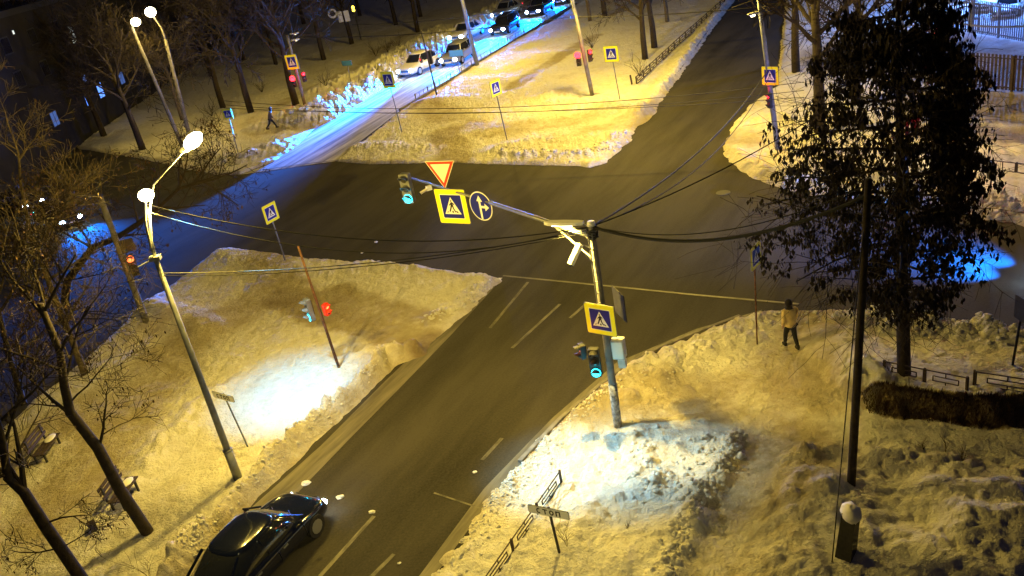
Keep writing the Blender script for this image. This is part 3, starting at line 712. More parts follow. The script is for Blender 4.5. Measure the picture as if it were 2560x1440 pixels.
post_sign('plain_sign', 'small pale sign on a dark post in the dark left snow beyond the road', (360, 372), (345, 335), (336, 340), (356, 328), 'stop', h=.5, wr=(.7, 1.4), square=False, pm='dark', cat='sign') if False else None

# --- thin pole with signals on the left island
root, CB, CT = pole_obj('signal_pole', 'thin dark signal pole leaning over the near left island', 'pole', (847, 918), (745, 615), .06, .04, 'rust', part='pole')
pc = lambda x, y: post_top(CB, x, y)
traffic_light('traffic light with lit green lamp on the left side of the thin leaning pole', pc(789, 768) + Vector((-.22, -.1, 0)), R(-60), 'green', 1.0, body='steel', big=1.35)
traffic_light('pedestrian signal with red and orange lamps on the right side of the thin leaning pole', pc(797, 770) + Vector((.26, -.06, -.08)), R(55), 'orange', .8, 2, body='red', big=1.1)
# --- pole with red lights (middle island, right)
root, JB, JT = pole_obj('signal_pole', 'dark concrete pole carrying two red lights on the middle island', 'pole', (1481, 238), (1432, 5), .16, .12, 'concrete', extend=.6, part='pole')
light('POINT', 'lamp_light', JT + Vector((.6, -1.2, 1.6)), 3800, WARM, root, size=.3); lamp_head(root, JT, (.7, -1, 0), .8, True)
pc = lambda x, y: post_top(JB, x, y)
traffic_light('red traffic light on the left of the pole on the middle island', pc(1457, 140) + Vector((-.36, -.15, -.15)), R(-20), 'red', 1.1, big=2.2)
traffic_light('red traffic light on the right of the pole on the middle island', pc(1459, 136) + Vector((.42, -.1, -.15)), R(40), 'red', 1.0, big=1.5)
mb = MB(); o = pc(1431, 42); b_ = thing('signal_box', 'small blue glowing box on the pole on the middle island near its top', 'box', o); mb = MB(); mb.box(o, (.28, .3, .22)); mb.build('case', 'blue', b_, world=True)
# --- signal pole left of queue
root, UB, UT = pole_obj('signal_pole', 'pale pole with two small lamps, a crossing sign and red lights beside the white snowbank', 'pole', (763, 267), (718, 88), .15, .11, 'concrete', part='pole')
pc = lambda x, y: post_top(UB, x, y)
hung_sign(CS, 'pale crossing sign on the red-lit pole at the left end of the white snowbank', pc(731, 154) + Vector((-.02, -.2, 0)), (716, 154), (746, 153), 'crossing')
traffic_light('red traffic light on the left of the pole beside the white snowbank', pc(742, 198) + Vector((-.28, -.2, -.15)), R(-15), 'red', 1.1, big=2.2)
traffic_light('red traffic light on the right of the pole beside the white snowbank', pc(745, 192) + Vector((.5, -.1, -.1)), R(40), 'red', 1.0, big=1.3)
for lab, y_, dx in (('upper pale luminaire on the signal pole beside the white snowbank', 86, .2), ('lower pale luminaire on the signal pole beside the white snowbank', 102, .2)):
    p = pc(722 if y_ < 90 else 724, y_); t = thing('street_luminaire', lab, 'street lamp', p); lamp_head(t, p + Vector((.1, 0, 0)), (1, -.1, 0), .8, False, glowr=.09)
# --- dark signal pole at the queue
root, TB, TT = pole_obj('signal_pole', 'thin black pole with a dark traffic light seen from behind in front of the queue', 'pole', (1092, 237), (1053, 77), .07, .055, 'dark', part='pole')
pc = lambda x, y: post_top(TB, x, y)
traffic_light('dark traffic light seen from behind on the thin black pole in front of the queue', pc(1071, 145) + Vector((.1, .18, 0)), R(160), 'off', 1.25, body='black')
traffic_light('small dark signal with a red lamp on the left of the thin black pole', pc(1066, 148) + Vector((-.45, 0, .0)), R(-50), 'red', .7, 2, body='black')
# --- tall lamp pole by the queue
root, SB, STT = pole_obj('lamp_pole', 'tall tapering grey pole standing at the kerb beside the queue of cars', 'pole', (1193, 163), (1155, 0), .22, .14, 'steel', extend=4, part='pole')
Sh = STT + Vector((-.3, -.3, 0)); lamp_head(root, STT, (1, -.6, 0), .9, True)
light('POINT', 'lamp_light', STT + Vector((.9, -1.6, 1.2)), 4200, WARM, root, size=.3)
# --- pole in the far left with red signal
root, WB, WT = pole_obj('signal_pole', 'dark weathered concrete pole leaning left at the left edge of the near island', 'pole', (365, 803), (250, 493), .16, .13, 'concrete', part='pole')
pc = lambda x, y: post_top(WB, x, y)
traffic_light('traffic light glowing orange and red on the right of the weathered concrete pole at left', pc(322, 662) + Vector((.22, -.15, 0)), R(25), 'orange', 1.15, big=1.3)
sg = hung_sign('round_sign', 'pale round sign seen from the side on the weathered concrete pole at left', pc(308, 620) + Vector((.25, -.1, .1)), (300, 622), (334, 612), 'dark', wr=(.6, .9))
mb = MB(); p = pc(300, 610) + Vector((.3, .05, 0)); 
# --- right pole (L) with lamp, sign and signal
root, LB, LT = pole_obj('lamp_pole', 'grey lamp pole with crossing sign standing in the snow across the right-hand side road', 'pole', (1945, 372), (1897, 0), .16, .10, 'steel', extend=.8, part='pole')
pc = lambda x, y: post_top(LB, x, y)
Lh = pc(1900, 30); c = lamp_head(root, Lh, (-.9, -.2, 0), .7, True, glowr=.12)
light('POINT', 'lamp_light', Lh + Vector((-3.9, 3.5, 3.2)), 4600, WARM, root, size=.2)
hung_sign(CS, 'crossing sign on the grey lamp pole half hidden by the big dark tree', pc(1922, 188) + Vector((0, -.2, 0)), (1904, 187), (1946, 188), 'crossing')
traffic_light('dark traffic light with faint red lamp on the grey pole by the big dark tree', pc(1930, 243) + Vector((-.2, -.2, -.1)), R(-75), 'red', .9, body='black')
hung_sign('warning_sign', 'round yellowish sign glimpsed through the leaves right of the grey lamp pole', pc(1927, 193) + Vector((1.0, .3, 0)), (1957, 193), (1985, 194), 'crossing', wr=(.6, .9)) if False else None
# --- lamp posts far left
root, GB, GT = pole_obj('street_lamp', 'pale lamp post with one bright lamp on a short arm in the far left trees', 'street lamp', (470, 330), (413, 98), .20, .13, 'concrete', part='pole')
G1 = atd(376, 30, GT.y); mb = MB(); mb.tube([GT, GT + Vector((0, 0, .9)), G1], [.1, .08, .06], 7); mb.build('arm', 'concrete', root, smooth=True, world=True)
mb = MB(); mb.ball(G1, (.45, .43, .40), 16, 10); mb.build('lamp_lens', 'lamp', root, smooth=True, world=True)
light('POINT', 'lamp_light', G1 + Vector((.6, -2.4, -.8)), 700, WARM, root, size=.3)
root, KB, KT = pole_obj('street_lamp', 'yellow-lit lamp post with one bright lamp, left of the pale lamp post', 'street lamp', (457, 367), (330, 68), .18, .11, 'concrete', part='pole')
mb = MB(); K1 = atd(339, 55, KT.y); mb.ball(K1, (.38, .36, .32), 16, 10); mb.build('lamp_lens', 'lamp', root, smooth=True, world=True)
mb = MB(); mb.tube([KT, K1], .09, 7); mb.build('arm', 'concrete', root, world=True)
light('POINT', 'lamp_light', K1 + Vector((.8, -1.2, -.7)), 260, WARM, root, size=.3)
# --- lamp head pair at right behind the tree
base = at(2345, 430, 0); T = post_top(base, 2300, 85)
root = thing('street_lamp', 'double-headed lamp post with pale lit heads behind the big dark tree', 'street lamp', (base.x, base.y, 0))
mb = MB(); mb.tube([base, T], [.14, .09], 8); mb.build('pole', 'steel', root, smooth=True, world=True)
lamp_head(root, T + Vector((-.1, 0, .1)), (-1, -.1, 0), .8, False, glowr=.13); lamp_head(root, T + Vector((.1, 0, .1)), (1, -.2, 0), .8, False, glowr=.13)
light('POINT', 'lamp_light', T + Vector((.8, -.3, -.25)), 750, (1, .66, .30), root, size=.15)
pc = lambda x, y: post_top(base, x, y)
traffic_light('red traffic light under the double-headed lamp post behind the big dark tree', pc(2303, 104) + Vector((.45, -.2, -.1)), R(20), 'red', 1.0, body='black', big=1.5)
# signals glimpsed through the tree
tb = at(2290, 560, 0)
for lab, px, py in (('red traffic light glimpsed through the big dark tree, the brighter of two', 2250, 318), ('small red traffic light glimpsed through the big dark tree, right of the brighter one', 2287, 306)):
    p = atd(px, py, 31); traffic_light(lab, p, R(-10), 'red', .9, body='black', big=1.2)
root = thing('signal_pole', 'dark signal pole hidden behind the big dark tree trunk', 'pole', (atd(2268, 312, 31.2).x, 31.2, 0)); p = atd(2268, 290, 31.2)
mb = MB(); mb.tube([(p.x, 31.2, -.2), p], [.09, .07], 8); mb.build('pole', 'dark', root, world=True)
mb = MB(); mb.tube([p - Vector((.6, 0, .3)), p + Vector((.5, 0, -.3))], .03, 6); mb.build('cross_bar', 'dark', root, world=True)
# far left red signal, far amber signal
for lab, px, py, yy, lit, bg_ in (('far red traffic light beyond the junction at the left among dark trees', 195, 290, 96, 'red', 2.6), ('far amber traffic light at the top edge among dark trees', 884, 25, 118, 'amber', 1.5)):
    p = atd(px, py, yy); traffic_light(lab, p, R(0), lit, 1.25, big=bg_)
    t = thing('signal_pole', lab.replace('traffic light', 'dark signal pole'), 'pole', (p.x, yy + .2, 0)); mb = MB(); mb.tube([(p.x, yy + .25, -.2), (p.x, yy + .25, p.z + .6)], .09, 6); mb.build('pole', 'dark', t, world=True)
for lab, l, r, k in (('round pale sign high in the dark trees at the top', (820, 34), (842, 32), 'round'), ('pair of pale plates hung in the dark trees at the top, the left plate', (845, 42), (856, 42), 'stopp'), ('pair of pale plates hung in the dark trees at the top, the right plate', (861, 40), (873, 40), 'stopp')):
    c = atd((l[0] + r[0]) / 2, l[1], 112); t = thing('hanging_sign', lab, 'sign', c); wd = (r[0] - l[0]) / 19.5
    if k == 'round': flat([circ(0, 0, wd / 2, 20)], -.01, 'disc', 'grey_sheet', t, .03); flat([circ(0, 0, wd * .3, 20)], -.014, 'centre', 'dark', t, .003)
    else: flat([rrect(wd, 1.3, .05)], -.01, 'plate', 'grey_sheet', t, .03)
    mb = MB(); mb.box((0, .05, .8), (.05, .05, 1.6)); mb.build('hanger', 'dark', t)

# --- wooden pole at right with snow-capped stub
root, OB, OT = pole_obj('utility_pole', 'tall black pole in front of the big dark tree with a guy wire beside it', 'pole', (2126, 1205), (2170, 470), .11, .075, 'bark', extend=.2, part='shaft')
mb = MB(); g2 = at(2075, 1440, 0); mb.tube([OT - Vector((0, 0, .3)), post_top(OB, 2163, 640) + Vector((-.13, -.05, 0)), g2 + Vector((-.0, 0, -.2))], .014, 5); mb.build('guy_wire', 'cable', root, world=True)
st = thing('concrete_stub', 'dark square post stub with a rounded snow cap beside the black pole foot', 'post', (0, 0, 0))
b0 = at(2108, 1400, .1); st.location = (b0.x, b0.y, 0); tt = post_top(Vector((b0.x, b0.y, 0)), 2128, 1280)
mb = MB(); mb.tube([Vector((b0.x, b0.y, -.3)), tt], [.27, .22], 4); mb.build('stub', 'dark', st, world=True)
cc = post_top(Vector((b0.x, b0.y, 0)), 2131, 1248); mb = MB(); mb.ball(Vector((tt.x, tt.y, tt.z - .02)), (.21, .27, .22), 12, 8, .09, 3); mb.build('snow_cap', 'snowcap', st, smooth=True, world=True)

# ================================================================== cables
hub = AT - up * .05
wire('cable', 'thick sagging black cable bundle from the middle pole to the black pole by the tree', hub, OT - up * .35, .72, .045, 'cables on the middle pole')
wire('cable', 'thin cable running just above the thick bundle towards the black pole by the tree', hub, OT - up * .12, .62, .014, 'cables on the middle pole')
wire('cable', 'upper thick cable rising right from the middle pole towards the side road', hub, post_top(LB, 1920, 175), .75, .028, 'cables on the middle pole')
wire('cable', 'second cable rising right from the middle pole, close under the upper one', hub, post_top(LB, 1922, 196), 1.15, .018, 'cables on the middle pole')
wire('cable', 'lowest cable rising right from the middle pole through the leaves', hub, atd(2240, 150, 27), .45, .018, 'cables on the middle pole')
Lp = lambda px, py: post_top(BB, px, py)
wire('cable', 'twisted cable from the middle pole to the left lamp post, the highest of the four', hub, Lp(368, 512), .72, .016, 'cables on the middle pole')
wire('cable', 'second cable from the middle pole to the left lamp post, sagging lower', hub, Lp(370, 530), 1.0, .014, 'cables on the middle pole')
wire('cable', 'third cable from the middle pole to the left lamp post bracket', hub - up * .1, Lp(394, 683), .32, .014, 'cables on the middle pole')
wire('cable', 'lowest cable from the middle pole to the left lamp post bracket', hub - up * .15, Lp(396, 690), .34, .014, 'cables on the middle pole')
wire('cable', 'long cable crossing the queue road to the pole on the middle island', atd(700, 92, 78), atd(1432, 42, JT.y), .5, .03)
wire('cable', 'cable from the pole on the middle island to the trees at upper right', atd(1432, 42, JT.y), atd(2000, 5, 60), .25, .03)
wire('cable', 'cable crossing the snowbank at the top of the queue road', atd(880, 62, 100), atd(1440, -8, 90), .6, .03)
for i, (a, b, s, lab) in enumerate([((560, 252), (2010, 205), .9, 'highest of the three parallel cables over the middle island'), ((560, 262), (2010, 226), .85, 'middle one of the three parallel cables over the middle island'), ((560, 270), (2010, 243), .55, 'lowest of the three parallel cables over the middle island')]):
    wire('cable', lab, atd(a[0], a[1], 58), atd(b[0], b[1], 42), s, .016)
wire('cable', 'pale thick cable sagging in front of the bright yard fence at upper right', atd(2230, 10, 40), atd(2700, 40, 40), .75, .045, m='steel')

# ================================================================== railings
def fence(label, pts, h, wd, m='rail', pattern=True, name='railing', z0=.08, step=1.9, t=.03, cat='railing', picket=None, group=None):
    P = [Vector(at(x, y, .1)[:]) for x, y in pts]
    root = thing(name, label, cat, (P[0].x, P[0].y, 0), 0, group)
    for i in range(len(P) - 1):
        a, b = P[i], P[i + 1]; Lg = (b - a).length; n = max(1, round(Lg / step)); d = (b - a) / n; yaw = math.atan2(d.y, d.x); dl = d.length
        for k in range(n):
            if n > 60 and k > 60: break
            s = a + d * k; zz = max(0, hz(s.x + d.x / 2, s.y + d.y / 2)) - .02 if z0 is None else z0
            mm = Matrix.Translation((s.x, s.y, zz)) @ Matrix.Rotation(yaw, 4, 'Z')
            mb = MB(); mb.box((0, 0, h / 2 - .1), (t * 1.9, t * 1.9, h + .25), 0, mm); mb.build('post', m, root, world=True)
            mb = MB()
            if picket is None:
                mb.box((dl / 2, 0, h - .02), (dl * .94, t, t), 0, mm); mb.box((dl / 2, 0, h * .12), (dl * .94, t, t), 0, mm)
                mb.box((dl * .03, 0, h * .56), (t, t, h * .88), 0, mm); mb.box((dl * .97, 0, h * .56), (t, t, h * .88), 0, mm)
                if pattern:
                    mb.box((dl / 2, 0, h * .36), (dl * .6, t, t * .8), 0, mm); mb.box((dl / 2, 0, h * .66), (dl * .6, t, t * .8), 0, mm)
                    for q in (.2, .8): mb.box((dl * q, 0, h * .51), (t, t * .9, h * .32), 0, mm)
                    mb.box((dl / 2, 0, h * .81), (t, t * .9, h * .3), 0, mm); mb.box((dl / 2, 0, h * .24), (t, t * .9, h * .22), 0, mm)
                else:
                    for q in (.33, .66): mb.box((dl * q, 0, h * .55), (t, t * .9, h * .8), 0, mm)
            else:
                mb.box((dl / 2, 0, h * .92), (dl, t, t * 1.5), 0, mm); mb.box((dl / 2, 0, h * .12), (dl, t, t * 1.5), 0, mm)
                q = picket / 2
                while q < dl: mb.box((q, .03, h * .53), (picket * .55, t * .5, h * .98), 0, mm); q += picket
            mb.build('panel', m, root, world=True)
    s = P[-1]; mb = MB(); mb.box((s.x, s.y, z0 + h / 2 - .1 if z0 is not None else h / 2), (t * 1.9, t * 1.9, h + .25)); mb.build('post', m, root, world=True)
    return root
fence('low dark railing running beside the near road at bottom centre, half buried in snow', [(1404, 1206), (1215, 1480)], .42, 1, step=1.45, t=.026)
fence('low black railing with rectangular panels in front of the big dark tree trunk', [(2210, 975), (2415, 1020)], .5, 1, z0=.6, step=1.3, t=.03)
fence('low black railing half fallen at the right edge past the gap', [(2432, 1003), (2600, 1032)], .5, 1, z0=.6, step=1.3, t=.03)
fence('long low railing along the side road on the middle island, running to the top edge', [(1592, 212), (1700, 110), (1822, 0)], .62, 1, step=2.0, t=.05)
fence('distant low railing in the pale snow at far right', [(2340, 405), (2440, 421), (2540, 433), (2620, 444)], .5, 1, step=1.6, t=.035, pattern=False)
fence('thin low railing at the kerb beside the queue of cars', [(1040, 250), (1180, 165), (1290, 96), (1420, 18)], .55, 1, 'steel', step=2.6, t=.03, pattern=False)
yp = [(2256, 70), (2430, 84), (2640, 122)]
fence('tall pale slatted fence of the lit yard at upper right', yp, 2.3, 1, 'steel', step=2.6, t=.06, picket=.2, name='yard_fence', cat='fence')
fence('dark picket fence in the shade at right below the lit yard', [(2330, 210), (2640, 240)], 2.0, 1, 'rail', step=2.6, t=.05, picket=.22, name='picket_fence', cat='fence')
bl = MB(); B0 = at(1580, 212, .1); bl.tube([B0, B0 + Vector((-.05, 0, .75))], .07, 6); tag(bl.build('bollard', 'rail'), 'single short post standing left of the end of the long low railing', 'bollard')

# ================================================================== trees
def limb(mb, p, d, L, r0, r1, seg=5, wob=.12, grav=0.0, n=6, rnd=random):
    pts = [p.copy()]; rs = [r0]; d = d.normalized()
    for i in range(seg):
        d = (d + Vector((rnd.uniform(-wob, wob), rnd.uniform(-wob, wob), rnd.uniform(-wob, wob) + grav))).normalized()
        pts.append(pts[-1] + d * (L / seg)); rs.append(r0 + (r1 - r0) * (i + 1) / seg)
    mb.tube(pts, rs, n); return pts, rs, d
def grow(mb, p, d, L, r, depth, rnd, spread=.7, twigs=None, grav=0.02, kids=4, tipr=.006):
    seg = 5 if depth > 1 else 4
    pts, rs, dd = limb(mb, p, d, L, r, max(r * .35, tipr), seg, .16, grav, 6 if depth > 2 else (4 if depth > 1 else 3), rnd)
    if depth <= 0:
        if twigs is not None: twigs.append(pts)
        return
    for k in range(kids + (1 if depth > 1 else 0)):
        t = rnd.uniform(.25, 1.0); f = t * seg; i = min(int(f), seg - 1); q = pts[i].lerp(pts[i + 1], f - i)
        ax = (pts[i + 1] - pts[i]).normalized(); o = ax.orthogonal().normalized(); o.rotate(Matrix.Rotation(rnd.uniform(0, 6.28), 3, ax))
        nd = (ax * (1 - spread * .6) + o * spread).normalized()
        grow(mb, q, nd, L * rnd.uniform(.45, .72), max(rs[i] * .55, tipr), depth - 1, rnd, spread, twigs, grav, kids, tipr)
def leaf_mesh(name, m, parent, spots, rnd, size=(.05, .14), hang=True, per=3):
    mb = MB()
    for p in spots:
        for _ in range(per):
            s = rnd.uniform(*size); wd = s * rnd.uniform(.13, .30); a = rnd.uniform(0, 6.28)
            dn = Vector((rnd.uniform(-.35, .35), rnd.uniform(-.35, .35), -1)).normalized() if hang else Vector((rnd.uniform(-1, 1), rnd.uniform(-1, 1), rnd.uniform(-1, .6))).normalized()
            sd = dn.cross(Vector((math.cos(a), math.sin(a), .2))).normalized(); q = p + Vector((rnd.uniform(-.08, .08), rnd.uniform(-.08, .08), rnd.uniform(-.1, .04)))
            b = sd.cross(dn) * wd * .4
            mb.add([q, q + dn * s * .45 + sd * wd + b, q + dn * s, q + dn * s * .5 - sd * wd], [(0, 1, 2, 3)])
    return mb.build(name, m, parent, world=True)

def big_tree():
    rnd = random.Random(3)
    B = ground_at(2262, 935); B.z = 0
    root = thing('tree', 'big dark tree with dense hanging seed clusters and a straight trunk behind the railing', 'tree', B)
    T = post_top(B, 2250, 380); D = (T - B).normalized()
    mb = MB(); top = B + D * 11.5
    mb.tube([B - D * .3, B, B + D * 3, B + D * 6, B + D * 9, top], [.24, .20, .165, .13, .08, .03], 12); mb.build('trunk', 'bark', root, smooth=True, world=True)
    br = MB(); tw = []
    def reach(z, dx):
        lf = np.interp(z, [2.6, 3.1, 3.7, 4.4, 5.2, 6.4, 7.8, 9.5, 11.5], [.4, 1.0, 2.6, 3.9, 4.9, 4.4, 3.6, 2.7, 1.8]); rt = np.interp(z, [2.4, 2.9, 3.6, 5.2, 7.5, 9.5, 11.5], [.5, 1.2, 1.8, 2.1, 2.2, 1.9, 1.2])
        k_ = (1 - dx) / 2; k_ = k_ * k_ * (3 - 2 * k_); return float(rt * (1 - k_) + lf * k_)
    for k in range(84):
        z = 3.1 + 7.9 * (k / 84) ** .9; a = k * 2.4 + rnd.uniform(-.4, .4)
        dx, dy = math.cos(a), math.sin(a)
        w_ = reach(z, dx) * rnd.uniform(.62, .8)
        elev = rnd.uniform(-.05, .45)
        grow(br, B + D * z, Vector((dx, dy, elev)), max(.8, w_), .045, 2, rnd, .75, tw, -.03, 5, .005)
    br.build('branches', 'bark', root, world=True)
    A_ = np.array([tuple(p - B) for pts in tw for p in pts[1:]]); rr = np.hypot(A_[:, 0], A_[:, 1]); an = np.arctan2(A_[:, 1], A_[:, 0])
    rc = np.array([reach(z, x / max(q, .01)) for x, z, q in zip(A_[:, 0], A_[:, 2], rr)])
    ok = (rr < rc * (.62 + .55 * vn(an * 2.2 + 9, A_[:, 2] * 1.6, 5))) & (vn(A_[:, 0] * 1.5 + 40, A_[:, 2] * 1.5 + A_[:, 1], 8) > .24)
    spots = [B + Vector(v) for v, k_ in zip(A_.tolist(), ok) if k_ and rnd.random() < .92]
    print('big tree twigs', len(tw), len(spots))
    leaf_mesh('foliage', 'leaf_dark', root, spots, rnd, (.09, .22), True, 4)
big_tree()

def lean_tree(name, label, path, r0, limbs, seed, leaf=None, depth=3, m='bark', lscale=1.0, zs=None, tall=None, kids=4, per=2, lsz=(.06, .14), tipr=.006):
    """trunk through photo points; limbs sprout along it. path[0] is the foot"""
    rnd = random.Random(seed); B = ground_at(*path[0]); B.z = 0
    P = [B]
    for q in path[1:]: P.append(post_top(B, *q))
    P = [P[0] - Vector((0, 0, .3))] + P
    root = thing(name, label, 'tree', B)
    n = len(P); mb = MB(); rr = [r0 * (1 - .6 * i / (n - 1)) for i in range(n)]; mb.tube(P, rr, 10); mb.build('trunk', m, root, smooth=True, world=True)
    br = MB(); tw = []
    if tall:
        d = (P[-1] - P[-2]).normalized(); d = (d + Vector((0, 0, .6))).normalized(); grow(br, P[-1], d, tall, rr[-1], depth, rnd, .7, tw, .03, kids, tipr)
    for (px, py, dirn, L, rr_) in limbs:
        p = post_top(B, px, py); grow(br, p, Vector(dirn), L * lscale, rr_, depth, rnd, .65, tw, .02, kids, tipr)
    br.build('branches', m, root, world=True)
    if leaf:
        sp = [q for pts in tw for q in pts[1:] if rnd.random() < leaf]
        leaf_mesh('dry_leaves', 'leaf_brown', root, sp, rnd, lsz, True, per)
    return root
# near left trees
lean_tree('tree', 'dark leaning tree whose trunk crosses the nearer bench at lower left', [(370, 1330), (300, 1225), (245, 1120), (175, 1030), (160, 960), (150, 880), (100, 760)], .20,
          [(245, 1130, (.6, .3, .9), 1.8, .05), (190, 1050, (-.3, -.2, 1), 2.2, .06), (172, 1010, (.8, .1, .5), 1.9, .03), (160, 960, (.5, .5, .8), 2.2, .05), (160, 930, (-.7, 0, .8), 2.2, .05), (150, 880, (.7, -.2, .8), 2.2, .05), (120, 800, (.1, .4, 1), 2.4, .05), (120, 800, (-.6, .4, .8), 2.4, .05), (110, 780, (.8, .1, .6), 2.2, .05)], 11, .10, per=1)
lean_tree('tree', 'dark leaning tree at the bottom left corner with a thick bare trunk', [(215, 1460), (110, 1310), (60, 1230), (20, 1195), (5, 1100), (-30, 980)], .19,
          [(95, 1290, (0.1, 0, 1), 1.9, .09), (60, 1225, (.3, .3, 1), 2.2, .09), (110, 1310, (.9, .2, .2), 1.2, .03), (150, 1370, (.9, .3, .1), 1.1, .02), (40, 1210, (-.5, .2, .6), 1.6, .05), (150, 1370, (-.8, -.3, .3), 1.2, .03), (10, 1110, (.5, .3, .8), 1.8, .05), (5, 1050, (.8, .2, .5), 1.8, .05)], 12, .08, per=1)
lean_tree('tree', 'half lit bare tree with many fine twigs at the road edge at left', [(212, 935), (165, 810), (120, 700), (75, 580), (50, 450)], .17,
          [(190, 880, (.9, 0, .5), 1.8, .05), (165, 810, (.9, .2, .7), 2.4, .07), (150, 770, (-.7, 0, .7), 2.4, .07), (120, 700, (.9, -.2, .5), 2.8, .07), (120, 700, (0, .5, 1), 2.6, .06), (90, 630, (.8, .3, .6), 2.6, .06), (90, 620, (-.6, 0, .8), 2.6, .06), (75, 580, (.9, 0, .3), 2.6, .06), (50, 450, (.4, 0, .8), 2.8, .05)], 13, .12, m='bark_pale', kids=6, per=1)
lean_tree('tree', 'bare twiggy tree at the left edge with a few brown leaves left', [(60, 1010), (20, 880), (-10, 740), (-30, 600)], .15,
          [(40, 930, (.8, 0, .7), 1.9, .05), (20, 880, (.9, .3, .7), 2.2, .06), (0, 780, (.9, 0, .8), 2.6, .06), (-5, 740, (.6, .5, .8), 2.4, .06), (-20, 650, (.9, .2, .6), 2.6, .06)], 14, .3, m='bark', kids=6, per=2)
# branching crown over the road behind the lamp
def reach_tree():
    rnd = random.Random(21); B = at(150, 800, 0); root = thing('tree', 'bare tree reaching a long crooked limb over the road behind the left lamp post', 'tree', B)
    Y = B.y; P = [B - Vector((0, 0, .3)), atd(170, 700, Y), atd(230, 620, Y - .6), atd(290, 595, Y - 1), atd(345, 560, Y - 1.4), atd(395, 520, Y - 1.8), atd(450, 470, Y - 2.1), atd(510, 455, Y - 2.4)]
    mb = MB(); mb.tube(P, [.24, .2, .16, .13, .12, .10, .07, .04], 9); mb.build('trunk', 'bark', root, smooth=True, world=True)
    br = MB(); tw = []
    for (px, py, k, d, L) in [(395, 520, 1.8, (.5, .1, 1), 2.2), (395, 520, 1.8, (.9, .1, -.2), 2.0), (430, 490, 2, (.8, 0, .8), 2.3), (450, 470, 2.1, (.9, 0, .2), 2.2), (450, 470, 2.1, (.4, .2, 1), 2.2), (480, 462, 2.3, (.9, .2, .5), 2.2), (510, 455, 2.4, (1, 0, .1), 2.0), (510, 455, 2.4, (.8, 0, -.5), 1.8), (290, 595, 1, (-.2, .2, 1), 2.6), (345, 560, 1.4, (.1, .2, 1), 2.2), (300, 590, 1, (.9, -.2, -.1), 1.6), (230, 620, .6, (-.3, 0, 1), 3.2), (230, 620, .6, (-.8, 0, .8), 3)]:
        grow(br, atd(px, py, Y - k), Vector(d), L, .06, 3, rnd, .75, tw, -.0, 4, .008)
    br.build('branches', 'bark', root, world=True)
    leaf_mesh('dry_leaves', 'leaf_brown', root, [q for pts in tw for q in pts[1:] if rnd.random() < .05], rnd, (.1, .2), True, 2)
reach_tree()

# far trees: three kinds, copied
def far_tree(label, seed, h, r, m='bark', kids=4, cat='tree'):
    rnd = random.Random(seed); root = thing('bare_tree', label, cat, (0, 0, 0))
    mb = MB(); P = [Vector((0, 0, -.3)), Vector((0, 0, h * .16)), Vector((rnd.uniform(-.2, .2), .1, h * .36)), Vector((rnd.uniform(-.4, .4), 0, h * .6))]
    mb.tube(P, [r * 1.15, r, r * .8, r * .55], 8); mb.build('trunk', m, root, smooth=True, world=True)
    br = MB(); tw = []
    for k in range(11):
        z = h * (.30 + .3 * k / 10); a = k * 2.4; q = P[1].lerp(P[2], (z - h * .16) / (h * .2)) if z < h * .36 else P[2].lerp(P[3], min(1, (z - h * .36) / (h * .24)))
        grow(br, q, Vector((math.cos(a), math.sin(a), .9)), h * rnd.uniform(.26, .36), r * .45, 3, rnd, .6, tw, .03, kids, .02)
    grow(br, P[3], Vector((0, 0, 1)), h * .4, r * .5, 3, rnd, .6, tw, .03, kids, .02)
    br.build('crown', m, root, world=True); return root
protos = [far_tree('x', 31, 12, .26), far_tree('x', 32, 14, .30), far_tree('x', 33, 10, .2, 'bark_pale')]
used = [False] * 3
FT = [((740, 262), 1, 'dark tree trunk right beside the signal pole at the end of the white snowbank'), ((628, 282), 0, 'dark tree standing behind the person in the brown coat'), ((558, 270), 0, 'dark tree between the lit lamp posts and the person in the brown coat'),
      ((457, 300), 2, 'tree with its twigs lit yellow close to the two bright far lamps'), ((357, 375), 0, 'dark tree with a small pale sign at its foot across the road at left'), ((352, 250), 2, 'bare tree lit from the right by the far lamps'),
      ((1045, 80), 1, 'leaning dark trunk above the snowbank at the top of the queue road'), ((1052, 42), 0, 'thin dark trunk at the top edge behind the snowbank'), ((880, 110), 1, 'dark tree in the black woods left of the snowbank, the nearest to the bank'), ((990, 62), 0, 'dark trunk at the top edge left of the leaning trunk'),
      ((810, 150), 1, 'dark tree in the black woods behind the red-lit pole'), ((690, 160), 0, 'dark tree in the woods above the person in the brown coat'), ((610, 150), 1, 'dark tree in the woods to the right of the pale lamp post'), ((530, 190), 1, 'dark tree directly behind the pale lamp post'),
      ((260, 340), 1, 'dark tree beyond the left road in front of the lit windows'), ((150, 360), 0, 'dark tree beyond the left road near the far red light'), ((60, 380), 1, 'dark tree beyond the road at the left edge'), ((760, 60), 1, 'dark tree at the top edge above the signal pole'), ((900, 40), 0, 'dark tree at the top edge beside the amber light'), ((640, 60), 1, 'dark tree at the top edge above the woods'), ((540, 80), 0, 'dark tree at the top edge right of the bright lamps'),
      ((1613, 148), 0, 'forked dark tree beside the long low railing, the left trunk'), ((1636, 118), 1, 'thick dark tree beside the long low railing, the right trunk'), ((1475, 52), 2, 'small dark tree right of the pole on the middle island'), ((1512, 42), 0, 'dark tree at the top edge of the middle island, in its centre'), ((1668, 54), 2, 'small dark tree at the top edge near the railing'),
      ((2050, 330), 1, 'dark tree half hidden behind the big dark tree, on its left'), ((2140, 260), 0, 'dark tree behind the big dark tree near the double lamp post'), ((1990, 180), 1, 'dark tree right of the grey lamp pole across the side road'), ((2120, 120), 0, 'dark tree at the upper right left of the yard fence')]
rnd = random.Random(5)
